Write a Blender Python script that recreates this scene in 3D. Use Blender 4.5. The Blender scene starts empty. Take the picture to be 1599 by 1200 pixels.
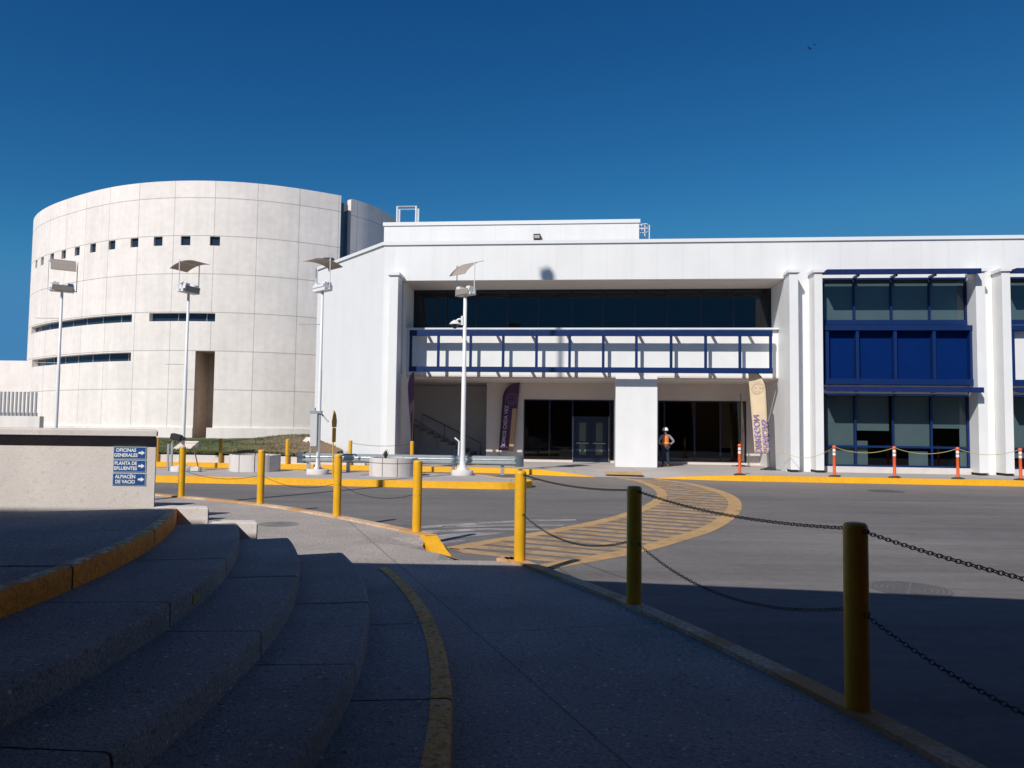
import bpy, bmesh, math, random
from mathutils import Vector, Matrix
random.seed(7)
R=math.radians; PI=math.pi
sc=bpy.context.scene; COL=sc.collection
# ------------------------------------------------------------------ camera
F=1180.; TH=math.atan(65/F); RO=0.0125; CZ=1.8
fw=Vector((0,math.cos(TH),math.sin(TH))); up0=Vector((0,-math.sin(TH),math.cos(TH))); r0=Vector((1,0,0))
rt=r0*math.cos(RO)+up0*math.sin(RO); up=up0*math.cos(RO)-r0*math.sin(RO)
cam=bpy.data.cameras.new('camera'); co=bpy.data.objects.new('camera',cam); COL.objects.link(co)
cam.sensor_width=36; cam.lens=F/1599*36; cam.clip_end=3000; cam.clip_start=.05
m=Matrix((rt,up,-fw)).transposed().to_4x4(); m.translation=Vector((0,0,CZ)); co.matrix_world=m; sc.camera=co
# ------------------------------------------------------------------ facade frame (u along front, d into building)
AL=R(5.5); U=Vector((math.cos(AL),-math.sin(AL),0)); N=Vector((math.sin(AL),math.cos(AL),0)); O=Vector((10.73,29.1,0))
def W(u,d,z=0): return O+U*u+N*d+Vector((0,0,z))
def ray(px,py): return fw*F+rt*(px-799.5)+up*(600-py)
def G(px,py,z=0.):
    v=ray(px,py); t=(z-CZ)/v.z; return Vector((v.x*t,v.y*t,z))
def lu(px,py,d):
    v=ray(px,py); c=Vector((0,0,CZ)); t=((O+N*d-c).dot(N))/v.dot(N); p=c+v*t; return (p-O).dot(U),p.z
def YY(px,py,y):
    v=ray(px,py); t=y/v.y; return Vector((v.x*t,y,CZ+v.z*t))
# ------------------------------------------------------------------ sky and sun
L=(U*.5+N*1.0+Vector((0,0,-.95))).normalized()     # direction the light travels
w=bpy.data.worlds.new('World'); sc.world=w; w.use_nodes=True; wn=w.node_tree.nodes
sky=wn.new('ShaderNodeTexSky'); sky.sky_type='NISHITA'; sky.sun_disc=False
sky.sun_elevation=math.asin(-L.z); sky.sun_rotation=math.atan2(-L.x,-L.y)
sky.altitude=1500; sky.air_density=1.0; sky.dust_density=0.3; sky.ozone_density=3.0
bg=wn['Background']; bg.inputs['Strength'].default_value=.07
# deepen the clear-sky blue: gamma and tint on the sky colour, strength stays low
_m1=wn.new('ShaderNodeVectorMath'); _m1.operation='SCALE'; _m1.inputs['Scale'].default_value=.07
_sp=wn.new('ShaderNodeSeparateXYZ'); _cb=wn.new('ShaderNodeCombineXYZ'); _l=w.node_tree.links.new
_l(sky.outputs[0],_m1.inputs[0]); _l(_m1.outputs[0],_sp.inputs[0])
for _i,(_p,_k) in enumerate(((1.9,1.85),(1.4,1.75),(1.05,1.25))):
    _a=wn.new('ShaderNodeMath'); _a.operation='POWER'; _a.inputs[1].default_value=_p; _l(_sp.outputs[_i],_a.inputs[0])
    _b=wn.new('ShaderNodeMath'); _b.operation='MULTIPLY'; _b.inputs[1].default_value=_k/.07; _l(_a.outputs[0],_b.inputs[0]); _s=wn.new('ShaderNodeMath'); _s.operation='SMOOTH_MIN'; _s.inputs[1].default_value=(.058,.225,.46)[_i]/.07; _s.inputs[2].default_value=(.02,.06,.10)[_i]/.07; _l(_b.outputs[0],_s.inputs[0]); _l(_s.outputs[0],_cb.inputs[_i])
_l(_cb.outputs[0],bg.inputs['Color'])
sl=bpy.data.lights.new('sun','SUN'); sl.energy=4.6; sl.angle=R(.5); sl.color=(1,.95,.885)
so=bpy.data.objects.new('sun',sl); COL.objects.link(so); so.rotation_euler=L.to_track_quat('-Z','Y').to_euler(); so.location=(-20,-30,60)
sc.view_settings.view_transform='Standard'; sc.view_settings.look='None'; sc.view_settings.exposure=0; sc.view_settings.gamma=1
# ------------------------------------------------------------------ materials
MATS={}
def mat(name,col,rough=.7,metal=0.,var=0.,vscale=3.,bump=0.,bscale=40.,seams=None,speck=None,streak=0.,spec=.5,stain=0.,uv=False,cut=None,cells=None,hstreak=0.,col2=None,pits=0.):
    if name in MATS: return MATS[name]
    m=bpy.data.materials.new(name); m.use_nodes=True; MATS[name]=m
    nt=m.node_tree; n=nt.nodes; lk=nt.links.new; b=n['Principled BSDF']
    b.inputs['Roughness'].default_value=rough; b.inputs['Metallic'].default_value=metal; b.inputs['Specular IOR Level'].default_value=spec
    tc=n.new('ShaderNodeTexCoord'); vec=tc.outputs['UV' if uv else 'Object']
    rgb=n.new('ShaderNodeRGB'); rgb.outputs[0].default_value=(*col,1); c=rgb.outputs[0]
    def math_(op,a,b_=None,clamp=False):
        x=n.new('ShaderNodeMath'); x.operation=op; x.use_clamp=clamp
        for i,v in enumerate((a,b_)):
            if v is None: continue
            if isinstance(v,(int,float)): x.inputs[i].default_value=v
            else: lk(v,x.inputs[i])
        return x.outputs[0]
    def noise(scale,detail=5,sc3=None,rgh=.55):
        t=n.new('ShaderNodeTexNoise'); t.inputs['Scale'].default_value=scale; t.inputs['Detail'].default_value=detail; t.inputs['Roughness'].default_value=rgh
        if sc3:
            mp=n.new('ShaderNodeMapping'); mp.inputs['Scale'].default_value=sc3; lk(vec,mp.inputs['Vector']); lk(mp.outputs[0],t.inputs['Vector'])
        else: lk(vec,t.inputs['Vector'])
        return t.outputs['Fac']
    def mul(c,fac_socket,lo,hi,a=.3,b_=.7):
        r=n.new('ShaderNodeMapRange'); lk(fac_socket,r.inputs[0]); r.inputs[1].default_value=a; r.inputs[2].default_value=b_; r.inputs[3].default_value=lo; r.inputs[4].default_value=hi
        x=n.new('ShaderNodeVectorMath'); x.operation='SCALE'; lk(c,x.inputs[0]); lk(r.outputs[0],x.inputs['Scale']); return x.outputs[0]
    def mixc(c,c2,fac):
        x=n.new('ShaderNodeMix'); x.data_type='RGBA'; lk(fac,x.inputs[0]); lk(c,x.inputs[6]); x.inputs[7].default_value=(*c2,1); return x.outputs[2]
    if var: c=mul(c,noise(vscale),1-var,1+var)
    if streak: c=mul(c,noise(1.0,4,(2.2,2.2,.12) if not uv else (2.2,.12,1)),1-streak,1+streak*.5)
    if speck:
        for (s_,lo,hi,a,b_) in speck: c=mul(c,noise(s_,3),lo,hi,a,b_)
    if hstreak:
        c=mul(c,noise(1.0,7,(.16,1.7,1.),.65),1-hstreak,1+hstreak,.33,.67); c=mul(c,noise(1.0,5,(.05,.22,1.),.6),1-hstreak*.8,1+hstreak*.8,.35,.65)
    if col2:
        f=noise(col2[1],5,None,.6); r=n.new('ShaderNodeMapRange'); lk(f,r.inputs[0]); r.inputs[1].default_value=.46; r.inputs[2].default_value=.56; c=mixc(c,col2[0],r.outputs[0])
    if pits:
        f=noise(26,3,None,.5); r=n.new('ShaderNodeMapRange'); lk(f,r.inputs[0]); r.inputs[1].default_value=.30; r.inputs[2].default_value=.40; r.inputs[3].default_value=1-pits; r.inputs[4].default_value=1
        x=n.new('ShaderNodeVectorMath'); x.operation='SCALE'; lk(c,x.inputs[0]); lk(r.outputs[0],x.inputs['Scale']); c=x.outputs[0]
        v=n.new('ShaderNodeTexVoronoi'); v.inputs['Scale'].default_value=17; lk(vec,v.inputs['Vector']); r=n.new('ShaderNodeMapRange'); lk(v.outputs['Distance'],r.inputs[0]); r.inputs[1].default_value=.10; r.inputs[2].default_value=.20; r.inputs[3].default_value=1; r.inputs[4].default_value=0
        sp_=n.new('ShaderNodeSeparateColor'); lk(v.outputs['Color'],sp_.inputs[0]); q_=math_('GREATER_THAN',sp_.outputs[0],.62 if col[0]<.5 else 1.1); q_=math_('MULTIPLY',q_,r.outputs[0]); q_=math_('MULTIPLY',q_,.75); c=mixc(c,tuple(min(1,v_*2.3) for v_ in col),q_)
    if cells:
        sp0=n.new('ShaderNodeSeparateXYZ'); lk(vec,sp0.inputs[0]); a_=math_('FLOOR',math_('DIVIDE',math_('ADD',sp0.outputs[0],-cells[1]),cells[0])); b_0=math_('FLOOR',math_('DIVIDE',math_('ADD',sp0.outputs[1],-cells[3]),cells[2]))
        cb_=n.new('ShaderNodeCombineXYZ'); lk(a_,cb_.inputs[0]); lk(b_0,cb_.inputs[1]); wn_=n.new('ShaderNodeTexWhiteNoise'); wn_.noise_dimensions='3D'; lk(cb_.outputs[0],wn_.inputs['Vector']); c=mul(c,wn_.outputs['Value'],1-cells[4],1+cells[4],0,1)
    if stain: 
        f=noise(.9,6,None,.65); r=n.new('ShaderNodeMapRange'); lk(f,r.inputs[0]); r.inputs[1].default_value=.56; r.inputs[2].default_value=.72
        r.inputs[4].default_value=stain; c=mixc(c,tuple(v*.55 for v in col),r.outputs[0])
    h=None
    if seams:   # list of (axis, period, offset, width, darkness)
        sp=n.new('ShaderNodeSeparateXYZ'); lk(vec,sp.inputs[0])
        for ax,per,off,wd,dk in seams:
            x=math_('ADD',sp.outputs[ax],per*500-off); x=math_('MODULO',x,per); x=math_('LESS_THAN',x,wd)
            x2=math_('MULTIPLY',x,dk); c=mixc(c,tuple(v*.25 for v in col),x2); h=x if h is None else math_('MAXIMUM',h,x)
    if cut: # straight joints: (a,b,c,width,dark)  |a x+b y+c|<w
        sp=n.new('ShaderNodeSeparateXYZ'); lk(vec,sp.inputs[0])
        for a_,b2,c2,wd,dk in cut:
            x=math_('ADD',math_('ADD',math_('MULTIPLY',sp.outputs[0],a_),math_('MULTIPLY',sp.outputs[1],b2)),c2)
            x=math_('LESS_THAN',math_('ABSOLUTE',x),wd); x2=math_('MULTIPLY',x,dk); c=mixc(c,tuple(v*.2 for v in col),x2); h=x if h is None else math_('MAXIMUM',h,x)
    lk(c,b.inputs['Base Color'])
    if bump or h is not None:
        hh=noise(bscale,4) if bump else None
        if h is not None:
            g=math_('MULTIPLY',h,-2.0); hh=math_('ADD',hh,g) if hh is not None else g
        bp=n.new('ShaderNodeBump'); bp.inputs['Strength'].default_value=max(bump,.3); bp.inputs['Distance'].default_value=.01; lk(hh,bp.inputs['Height']); lk(bp.outputs[0],b.inputs['Normal'])
    return m
def glassmat(name,tint,dark=.0):
    if name in MATS: return MATS[name]
    m=bpy.data.materials.new(name); m.use_nodes=True; MATS[name]=m; nt=m.node_tree; n=nt.nodes; lk=nt.links.new
    n.remove(n['Principled BSDF']); out=n['Material Output']
    tr=n.new('ShaderNodeBsdfTransparent'); tr.inputs[0].default_value=(*tint,1)
    gl=n.new('ShaderNodeBsdfGlossy'); gl.inputs['Roughness'].default_value=.02; gl.inputs['Color'].default_value=(.8,.85,.9,1)
    fr=n.new('ShaderNodeFresnel'); ge=n.new('ShaderNodeNewGeometry'); mi=n.new('ShaderNodeMix'); lk(ge.outputs['Backfacing'],mi.inputs[0]); mi.inputs[2].default_value=1.6; mi.inputs[3].default_value=1/1.6; lk(mi.outputs[0],fr.inputs['IOR'])
    mx=n.new('ShaderNodeMixShader'); lk(fr.outputs[0],mx.inputs[0]); lk(tr.outputs[0],mx.inputs[1]); lk(gl.outputs[0],mx.inputs[2]); lk(mx.outputs[0],out.inputs[0])
    return m
M_white=mat('white cladding',(.76,.76,.755),.45,var=.03,vscale=.7,streak=.03,stain=.04,seams=[(0,1.02,.1,.012,.22)],bump=.02,bscale=3)
M_whitep=mat('white paint',(.76,.76,.755),.5,var=.03,vscale=1.2,streak=.03,stain=.04)
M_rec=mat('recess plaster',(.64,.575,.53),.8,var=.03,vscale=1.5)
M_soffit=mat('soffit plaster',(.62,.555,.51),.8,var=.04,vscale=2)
M_trim=mat('roof trim',(.72,.74,.75),.45)
M_blue=mat('blue paint',(.003,.021,.10),.45,spec=.3,var=.08,vscale=4)
M_bluel=mat('blue panel',(.001,.017,.105),.8,spec=.05,var=.06,vscale=2)
M_awn=mat('awning blue',(.010,.024,.10),.8,spec=.1,var=.12,vscale=5,bump=.1,bscale=30)
M_dark=mat('dark interior',(.012,.013,.016),.7)
M_int=mat('interior wall',(.05,.06,.065),.8)
M_bluek=mat('dark entrance frame',(.004,.009,.035),.4)
M_blind=mat('roller blind',(.33,.39,.385),.9,var=.06,vscale=1.5)
M_glass=glassmat('tinted glass',(.45,.52,.55)); M_glassd=glassmat('deep tinted glass',(.16,.2,.24)); 
M_round=mat('round wall concrete',(.80,.745,.70),.85,var=.05,vscale=.5,streak=.07,bump=.3,bscale=9,seams=[(0,2.72,.55,.045,.5),(1,2.55,1.33,.05,.6)],uv=True,cells=(2.72,.55,2.55,1.33,.03),speck=[(2.3,.96,1.03,.35,.65)])
M_roundp=mat('round building concrete',(.80,.745,.705),.85,var=.06,vscale=.6,streak=.08,bump=.2,bscale=9)
M_conc=mat('light concrete',(.63,.585,.555),.9,var=.08,vscale=1.1,streak=.05,stain=.22,bump=.28,bscale=22,pits=.14,speck=[(60,.94,1.04,.35,.65)])
M_walk=mat('exposed aggregate paving',(.37,.33,.305),.85,var=.10,vscale=.8,stain=.3,bump=1.0,bscale=55,speck=[(38,.75,1.15,.35,.66),(160,.8,1.2,.35,.65),(23,1.0,2.0,.68,.74)])
M_step=mat('step concrete',(.35,.325,.30),.85,pits=.45,var=.16,vscale=1.3,stain=.45,spec=.15,bump=1.0,bscale=70,speck=[(55,.75,1.15,.35,.66),(170,.85,1.15,.35,.65),(30,1.0,1.8,.69,.75)])
M_side=mat('pavement concrete',(.40,.36,.335),.9,var=.07,vscale=.5,stain=.25,bump=.3,bscale=30,seams=[(0,2.4,0,.02,.5),(1,2.4,.3,.02,.5)])
M_road=mat('worn concrete road',(.160,.150,.147),.8,hstreak=.16,var=.10,vscale=.25,stain=.35,spec=.15,bump=.35,bscale=35,speck=[(9,.93,1.06,.35,.65),(130,.88,1.12,.35,.65)])
_n=M_road.node_tree; _b=_n.nodes['Principled BSDF']; _s0=_b.inputs['Base Color'].links[0].from_socket
_tc=_n.nodes.new('ShaderNodeTexCoord'); _sx=_n.nodes.new('ShaderNodeSeparateXYZ'); _n.links.new(_tc.outputs['Object'],_sx.inputs[0])
_nz=_n.nodes.new('ShaderNodeTexNoise'); _nz.inputs['Scale'].default_value=.5; _nz.inputs['Detail'].default_value=5; _n.links.new(_tc.outputs['Object'],_nz.inputs['Vector'])
_ma=_n.nodes.new('ShaderNodeMath'); _ma.operation='MULTIPLY_ADD'; _n.links.new(_nz.outputs['Fac'],_ma.inputs[0]); _ma.inputs[1].default_value=5; _n.links.new(_sx.outputs[1],_ma.inputs[2])
_mr=_n.nodes.new('ShaderNodeMapRange'); _n.links.new(_ma.outputs[0],_mr.inputs[0]); _mr.inputs[1].default_value=23.5; _mr.inputs[2].default_value=28.5; _mr.inputs[4].default_value=.75
_mx=_n.nodes.new('ShaderNodeMix'); _mx.data_type='RGBA'; _n.links.new(_mr.outputs[0],_mx.inputs[0]); _n.links.new(_s0,_mx.inputs[6]); _mx.inputs[7].default_value=(.24,.205,.18,1); _n.links.new(_mx.outputs[2],_b.inputs['Base Color'])
M_ground=mat('dry ground',(.22,.18,.14),.95,var=.2,vscale=.3)
M_yk=mat('yellow kerb paint',(.86,.43,.012),.55,var=.06,vscale=2,bump=.25,bscale=25,speck=[(14,.9,1.05,.3,.6)],stain=.15)
M_yb=mat('yellow bollard paint',(.73,.385,.012),.42,var=.07,vscale=5,stain=.3,bump=.08,bscale=10,speck=[(22,.93,1.03,.3,.6)])
M_yold=mat('dull yellow paint',(.38,.22,.01),.6,var=.12,vscale=4)
M_tan=mat('worn yellow kerb',(.62,.43,.28),.85,col2=((.50,.27,.11),1.1),var=.15,vscale=2,stain=.5,bump=.8,bscale=50,speck=[(35,.7,1.25,.35,.65)])
M_galv=mat('galvanised steel',(.52,.56,.57),.35,metal=.6,var=.06,vscale=5)
M_grey=mat('grey metal',(.36,.37,.38),.5,metal=.3,var=.05)
M_pole=mat('white pole paint',(.74,.74,.73),.4,var=.03,vscale=3,stain=.1)
M_refl=mat('reflector sheet',(.36,.30,.25),.5,var=.05,vscale=2)
M_black=mat('black metal',(.02,.02,.024),.5)
M_rub=mat('black rubber',(.03,.03,.03),.8)
M_chain=mat('black chain',(.022,.024,.03),.45,metal=.5)
M_grass=mat('grass mound',(.075,.085,.028),.95,var=.35,vscale=.35,bump=1,bscale=20,speck=[(3,.6,1.5,.35,.65)])
M_tile=mat('planter concrete',(.62,.58,.55),.85,var=.06,vscale=3,streak=.05,stain=.15,bump=.2,bscale=30)
M_org=mat('orange plastic',(.78,.13,.03),.5,var=.05); M_whref=mat('white reflective band',(.8,.8,.8),.4)
M_rope=mat('rope',(.5,.42,.15),.8)
M_sblue=mat('sign blue',(.006,.07,.27),.45); M_swhite=mat('sign white',(.78,.82,.80),.5); M_sgrey=mat('sign frame',(.42,.50,.58),.4,metal=.2)
M_purple=mat('purple fabric',(.075,.03,.095),.8,var=.08,vscale=3); M_beige=mat('beige fabric',(.66,.52,.34),.8,var=.05,vscale=3,seams=[(2,.11,0,.012,.12)])
M_beiged=mat('tan fabric',(.42,.28,.15),.8,var=.06,vscale=3); M_lil=mat('lilac print',(.38,.32,.52),.8); M_wprint=mat('white print',(.42,.38,.46),.8)
M_steel=mat('steel handrail',(.30,.29,.28),.4,metal=.5)
# crosswalk paint with wear
def paint(name,col,cov):
    m=mat(name,col,.75,var=.1,vscale=1.2,speck=[(60,.85,1.1,.3,.6)]); nt=m.node_tree; n=nt.nodes; lk=nt.links.new
    out=n['Material Output']; b=n['Principled BSDF']; tr=n.new('ShaderNodeBsdfTransparent'); mx=n.new('ShaderNodeMixShader')
    tc=n.new('ShaderNodeTexCoord'); t=n.new('ShaderNodeTexNoise'); t.inputs['Scale'].default_value=2.2; t.inputs['Detail'].default_value=9; t.inputs['Roughness'].default_value=.72; lk(tc.outputs['Object'],t.inputs['Vector'])
    r=n.new('ShaderNodeMapRange'); r.inputs[1].default_value=cov-.14; r.inputs[2].default_value=cov+.14; r.inputs[3].default_value=1; r.inputs[4].default_value=.25; lk(t.outputs['Fac'],r.inputs[0])
    lk(r.outputs[0],mx.inputs[0]); lk(tr.outputs[0],mx.inputs[1]); lk(b.outputs[0],mx.inputs[2]); lk(mx.outputs[0],out.inputs[0]); return m
M_orp=paint('faded orange paint',(.42,.275,.15),.57); M_whp=paint('faded white paint',(.38,.36,.35),.53); M_orp2=paint('orange edge paint',(.46,.285,.125),.66)
# ------------------------------------------------------------------ mesh helpers
class MB:
    def __init__(s): s.v=[]; s.f=[]; s.sm=[]; s.uv=None
    def add(s,vs,fs,sm=False):
        o=len(s.v); s.v+= [Vector(v) for v in vs]; s.f+=[[i+o for i in f] for f in fs]; s.sm+=[sm]*len(fs); return s
    def box(s,x0,x1,y0,y1,z0,z1):
        return s.add([(x0,y0,z0),(x1,y0,z0),(x1,y1,z0),(x0,y1,z0),(x0,y0,z1),(x1,y0,z1),(x1,y1,z1),(x0,y1,z1)],[(0,3,2,1),(4,5,6,7),(0,1,5,4),(1,2,6,5),(2,3,7,6),(3,0,4,7)])
    def prism(s,poly,z0,z1,z0f=None,z1f=None):
        n=len(poly); a=[(p[0],p[1],(z0f(p) if z0f else z0)) for p in poly]; b=[(p[0],p[1],(z1f(p) if z1f else z1)) for p in poly]
        area=sum(poly[i][0]*poly[(i+1)%n][1]-poly[(i+1)%n][0]*poly[i][1] for i in range(n))
        fs=[list(range(n-1,-1,-1)),list(range(n,2*n))]+[(i,(i+1)%n,n+(i+1)%n,n+i) for i in range(n)]
        if area<0: fs=[f[::-1] for f in fs]
        return s.add(a+b,fs)
    def tube(s,pts,r,seg=8,cap=True,sm=True):
        pts=[Vector(p) for p in pts]; rs=r if isinstance(r,(list,tuple)) else [r]*len(pts); vs=[];fs=[]
        prev=None
        for i,p in enumerate(pts):
            t=(pts[min(i+1,len(pts)-1)]-pts[max(i-1,0)]).normalized()
            if prev is None:
                a=Vector((0,0,1)) if abs(t.z)<.9 else Vector((1,0,0)); x=t.cross(a).normalized()
            else: x=(prev-t*prev.dot(t)).normalized()
            prev=x; y=t.cross(x)
            for k in range(seg):
                an=2*PI*k/seg; vs.append(p+(x*math.cos(an)+y*math.sin(an))*rs[i])
        for i in range(len(pts)-1):
            for k in range(seg):
                a=i*seg+k; b=i*seg+(k+1)%seg; fs.append((a,b,b+seg,a+seg))
        s.add(vs,fs,sm)
        if cap:
            s.add(vs[:seg],[list(range(seg-1,-1,-1))]); s.add(vs[-seg:],[list(range(seg))])
        return s
    def lathe(s,prof,seg=24,c=(0,0),sm=True):
        vs=[];fs=[]
        for r,z in prof:
            for k in range(seg): a=2*PI*k/seg; vs.append((c[0]+r*math.cos(a),c[1]+r*math.sin(a),z))
        for i in range(len(prof)-1):
            for k in range(seg):
                a=i*seg+k;b=i*seg+(k+1)%seg; fs.append((a,b,b+seg,a+seg))
        s.add(vs,fs,sm); 
        if prof[-1][0]>1e-4: s.add(vs[-seg:],[list(range(seg))])
        if prof[0][0]>1e-4: s.add(vs[:seg],[list(range(seg-1,-1,-1))])
        return s
    def xf(s,mtx):
        s.v=[mtx@v for v in s.v]; return s
    def build(s,name,m,parent=None,loc=None,bev=0):
        me=bpy.data.meshes.new(name); me.from_pydata([tuple(v) for v in s.v],[],s.f); me.polygons.foreach_set('use_smooth',s.sm)
        if s.uv:
            ul=me.uv_layers.new(name='UVMap')
            for lp in me.loops: ul.data[lp.index].uv=s.uv[lp.vertex_index]
        me.materials.append(m); me.update()
        if bev:
            bm=bmesh.new(); bm.from_mesh(me); bmesh.ops.remove_doubles(bm,verts=bm.verts,dist=1e-5)
            bmesh.ops.bevel(bm,geom=[e for e in bm.edges if len(e.link_faces)==2 and e.calc_face_angle(0)>.6],offset=bev,segments=2,affect='EDGES'); bm.to_mesh(me); bm.free()
        o=bpy.data.objects.new(name,me); COL.objects.link(o)
        if parent: o.parent=parent
        if loc is not None: o.location=loc
        return o
def tag(o,label=None,cat=None,group=None,kind=None):
    if label: o['label']=label
    if cat: o['category']=cat
    if group: o['group']=group
    if kind: o['kind']=kind
    return o
def thing(name,label,cat,loc=(0,0,0),rz=0,group=None):
    o=bpy.data.objects.new(name,None); COL.objects.link(o); o.location=loc; o.rotation_euler=(0,0,rz); o.empty_display_size=.2
    return tag(o,label,cat,group)
def dup(o,parent=None):
    c=o.copy(); COL.objects.link(c); c.parent=parent
    for ch in list(o.children): dup(ch,c)
    return c
def catmull(P,n=8):
    P=[Vector(p) for p in P]; out=[]
    for i in range(len(P)-1):
        a=P[max(i-1,0)];b=P[i];c=P[i+1];d=P[min(i+2,len(P)-1)]
        for k in range(n):
            t=k/n; out.append(.5*((2*b)+(c-a)*t+(2*a-5*b+4*c-d)*t*t+(3*b-a-3*c+d)*t**3))
    out.append(P[-1]); return out
def offset2(P,dist):   # + = to the left of travel
    out=[]
    for i,p in enumerate(P):
        t=(P[min(i+1,len(P)-1)]-P[max(i-1,0)]); t=Vector((t.x,t.y)).normalized(); nn=Vector((-t.y,t.x)); out.append(Vector((p.x+nn.x*dist,p.y+nn.y*dist)))
    return out
def strip(mb,A,B,za,zb=None):
    zb=za if zb is None else zb; n=len(A)
    mb.add([(a.x,a.y,za) for a in A]+[(b.x,b.y,zb) for b in B],[(i,i+1,n+i+1,n+i) for i in range(n-1)]); return mb
def band(mb,A,B,z0,z1f):  # solid kerb between two plan curves
    n=len(A); z1=z1f if callable(z1f) else (lambda i:z1f)
    vs=[(p.x,p.y,z0) for p in A]+[(p.x,p.y,z0) for p in B]+[(p.x,p.y,z1(i)) for i,p in enumerate(A)]+[(p.x,p.y,z1(i)) for i,p in enumerate(B)]
    fs=[]
    for i in range(n-1):
        fs+=[(i,i+1,2*n+i+1,2*n+i),(n+i+1,n+i,3*n+i,3*n+i+1),(2*n+i,2*n+i+1,3*n+i+1,3*n+i)]
    fs+=[(0,2*n,3*n,n),(n-1,2*n-1,4*n-1,3*n-1)]
    return mb.add(vs,fs)
def fixn(o):
    bm=bmesh.new(); bm.from_mesh(o.data); bmesh.ops.recalc_face_normals(bm,faces=bm.faces); bm.to_mesh(o.data); bm.free(); return o
def text(s,size,m,name,parent,mtx,mirror=False,ext=.002,squash=1,bold=0.0):
    cu=bpy.data.curves.new('t','FONT'); cu.body=s; cu.size=size; cu.align_x='CENTER'; cu.align_y='CENTER'; cu.extrude=ext; cu.offset=bold; cu.resolution_u=3
    ob=bpy.data.objects.new('t',cu); me=bpy.data.meshes.new_from_object(ob); bpy.data.objects.remove(ob)
    mm=Matrix.Diagonal((-squash if mirror else squash,1,1,1)); me.transform(mtx@mm); me.materials.clear(); me.materials.append(m)
    o=bpy.data.objects.new(name,me); COL.objects.link(o); o.parent=parent; return o
# ================================================================== SETTING
ZR=-.05; ZW=.15
tag(MB().add([(-1500,-1500,ZR-.06),(1500,-1500,ZR-.06),(1500,1500,ZR-.06),(-1500,1500,ZR-.06)],[(0,1,2,3)]).build('ground',M_ground),kind='structure')
tag(MB().add([(-60,-30,ZR),(60,-30,ZR),(60,34,ZR),(-60,34,ZR)],[(0,1,2,3)]).build('road',mat('worn concrete road',(0,0,0))),kind='structure')
# --- near kerb with the bollards on it
BOL=[(-7.24,16.72),(-5.05,15.36),(-3.08,13.52),(-1.43,11.66),(.12,9.31),(1.16,7.13),(2.06,4.55),(2.72,1.75)]
KL=catmull([(-30,24.5),(-18,21),(-12,18.9),(-9,17.6)]+BOL[:4]+[(-1.18,11.3)],6)
KL=[Vector((p.x,p.y)) for p in KL]
kerbL=fixn(band(MB(),offset2(KL,.085),offset2(KL,-.085),ZR,.165).build('kerb_near_left',M_tan)); tag(kerbL,kind='structure')
rp=[Vector((-1.22,11.36)),Vector((-1.13,11.12)),Vector((-1.02,10.85)),Vector((-.93,10.62))]
tag(fixn(band(MB(),offset2(rp,.12),offset2(rp,-.12),ZR,lambda i:(.168,.11,.03,-.02)[i]).build('kerb_ramp_near',M_yk)),kind='structure')
KR=[Vector((p.x,p.y)) for p in catmull([(-.12,9.50),(.0,9.41),(.12,9.31)]+BOL[5:]+[(3.1,-.6),(3.3,-4)],10)]
tag(fixn(band(MB(),offset2(KR,.075),offset2(KR,-.075),ZR,.165).build('kerb_near_right',M_tan)),kind='structure')
# --- walkway sheet
kl=offset2(KL,-.08); edge=kl+[Vector((-1.25,10.9)),Vector((-1.02,10.45)),Vector((-.75,10.05)),Vector((-.5,9.77)),Vector((-.28,9.6))]+offset2(KR,-.07)
edz=[.135]*len(kl)+[.06,-.02,-.025,-.01,.06]+[.13]*(len(KR))
n=len(edge)
from mathutils.geometry import delaunay_2d_cdt
low=edge[len(kl)-1:len(kl)+6]
outl=[Vector((e.x,e.y)) for e in edge]+[Vector((-9,-4)),Vector((-30,-4))]; zz=list(edz)+[.13,.13]
inp=[Vector((x*.45,y*.45)) for x in range(-62,10) for y in range(-8,54)]
inp=[p for p in inp if min((p-q).length for q in edge)>.2]
res=delaunay_2d_cdt(outl+inp,[],[list(range(len(outl)))],1,1e-4)
vs=[]
for i,(v,og) in enumerate(zip(res[0],res[3])):
    o=[q for q in og if q<len(zz)]; vs.append((v.x,v.y,zz[o[0]] if o else .13))
mb=MB(); mb.add(vs,[list(f) for f in res[2]])
mb.add([(e.x,e.y,z) for e,z in zip(edge,edz)]+[(e.x,e.y,ZR-.02) for e in edge],[(i+1,i,n+i,n+i+1) for i in range(n-1)])
M_walk2=mat('walkway paving',(.37,.33,.305),.85,var=.10,vscale=.8,stain=.3,bump=1.0,bscale=55,speck=[(38,.75,1.15,.35,.66),(160,.8,1.2,.35,.65),(23,1.0,2.0,.68,.74)],
   cut=[])
def joint(p,q,wd=.006,dk=.45):
    a=q.y-p.y; b=p.x-q.x; l=math.hypot(a,b); return (a/l,b/l,-(a*p.x+b*p.y)/l,wd,dk)
J=[joint(G(662,917,.13),G(985,1200,.13),.009),joint(G(820,985,.13),G(1599,940,.13),.008)]
M_walk2=mat('walkway slab paving',(.385,.345,.315),.8,pits=.4,var=.14,vscale=.8,stain=.4,spec=.15,bump=1.0,bscale=55,speck=[(38,.75,1.15,.35,.66),(160,.8,1.2,.35,.65),(23,1.0,2.2,.68,.73)],cut=J)
walk=fixn(mb.build('walkway',M_walk2)); tag(walk,kind='structure')
# orange worn edging between the ramp and the white kerb
e0=[Vector(p) for p in ((-1.0,10.75),(-.78,10.4),(-.5,10.0),(-.28,9.75))]
tag(strip(MB(),offset2(e0,.14),offset2(e0,-.02),ZR+.006,.0).build('road_marking_edge',M_orp2),kind='structure')
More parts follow.
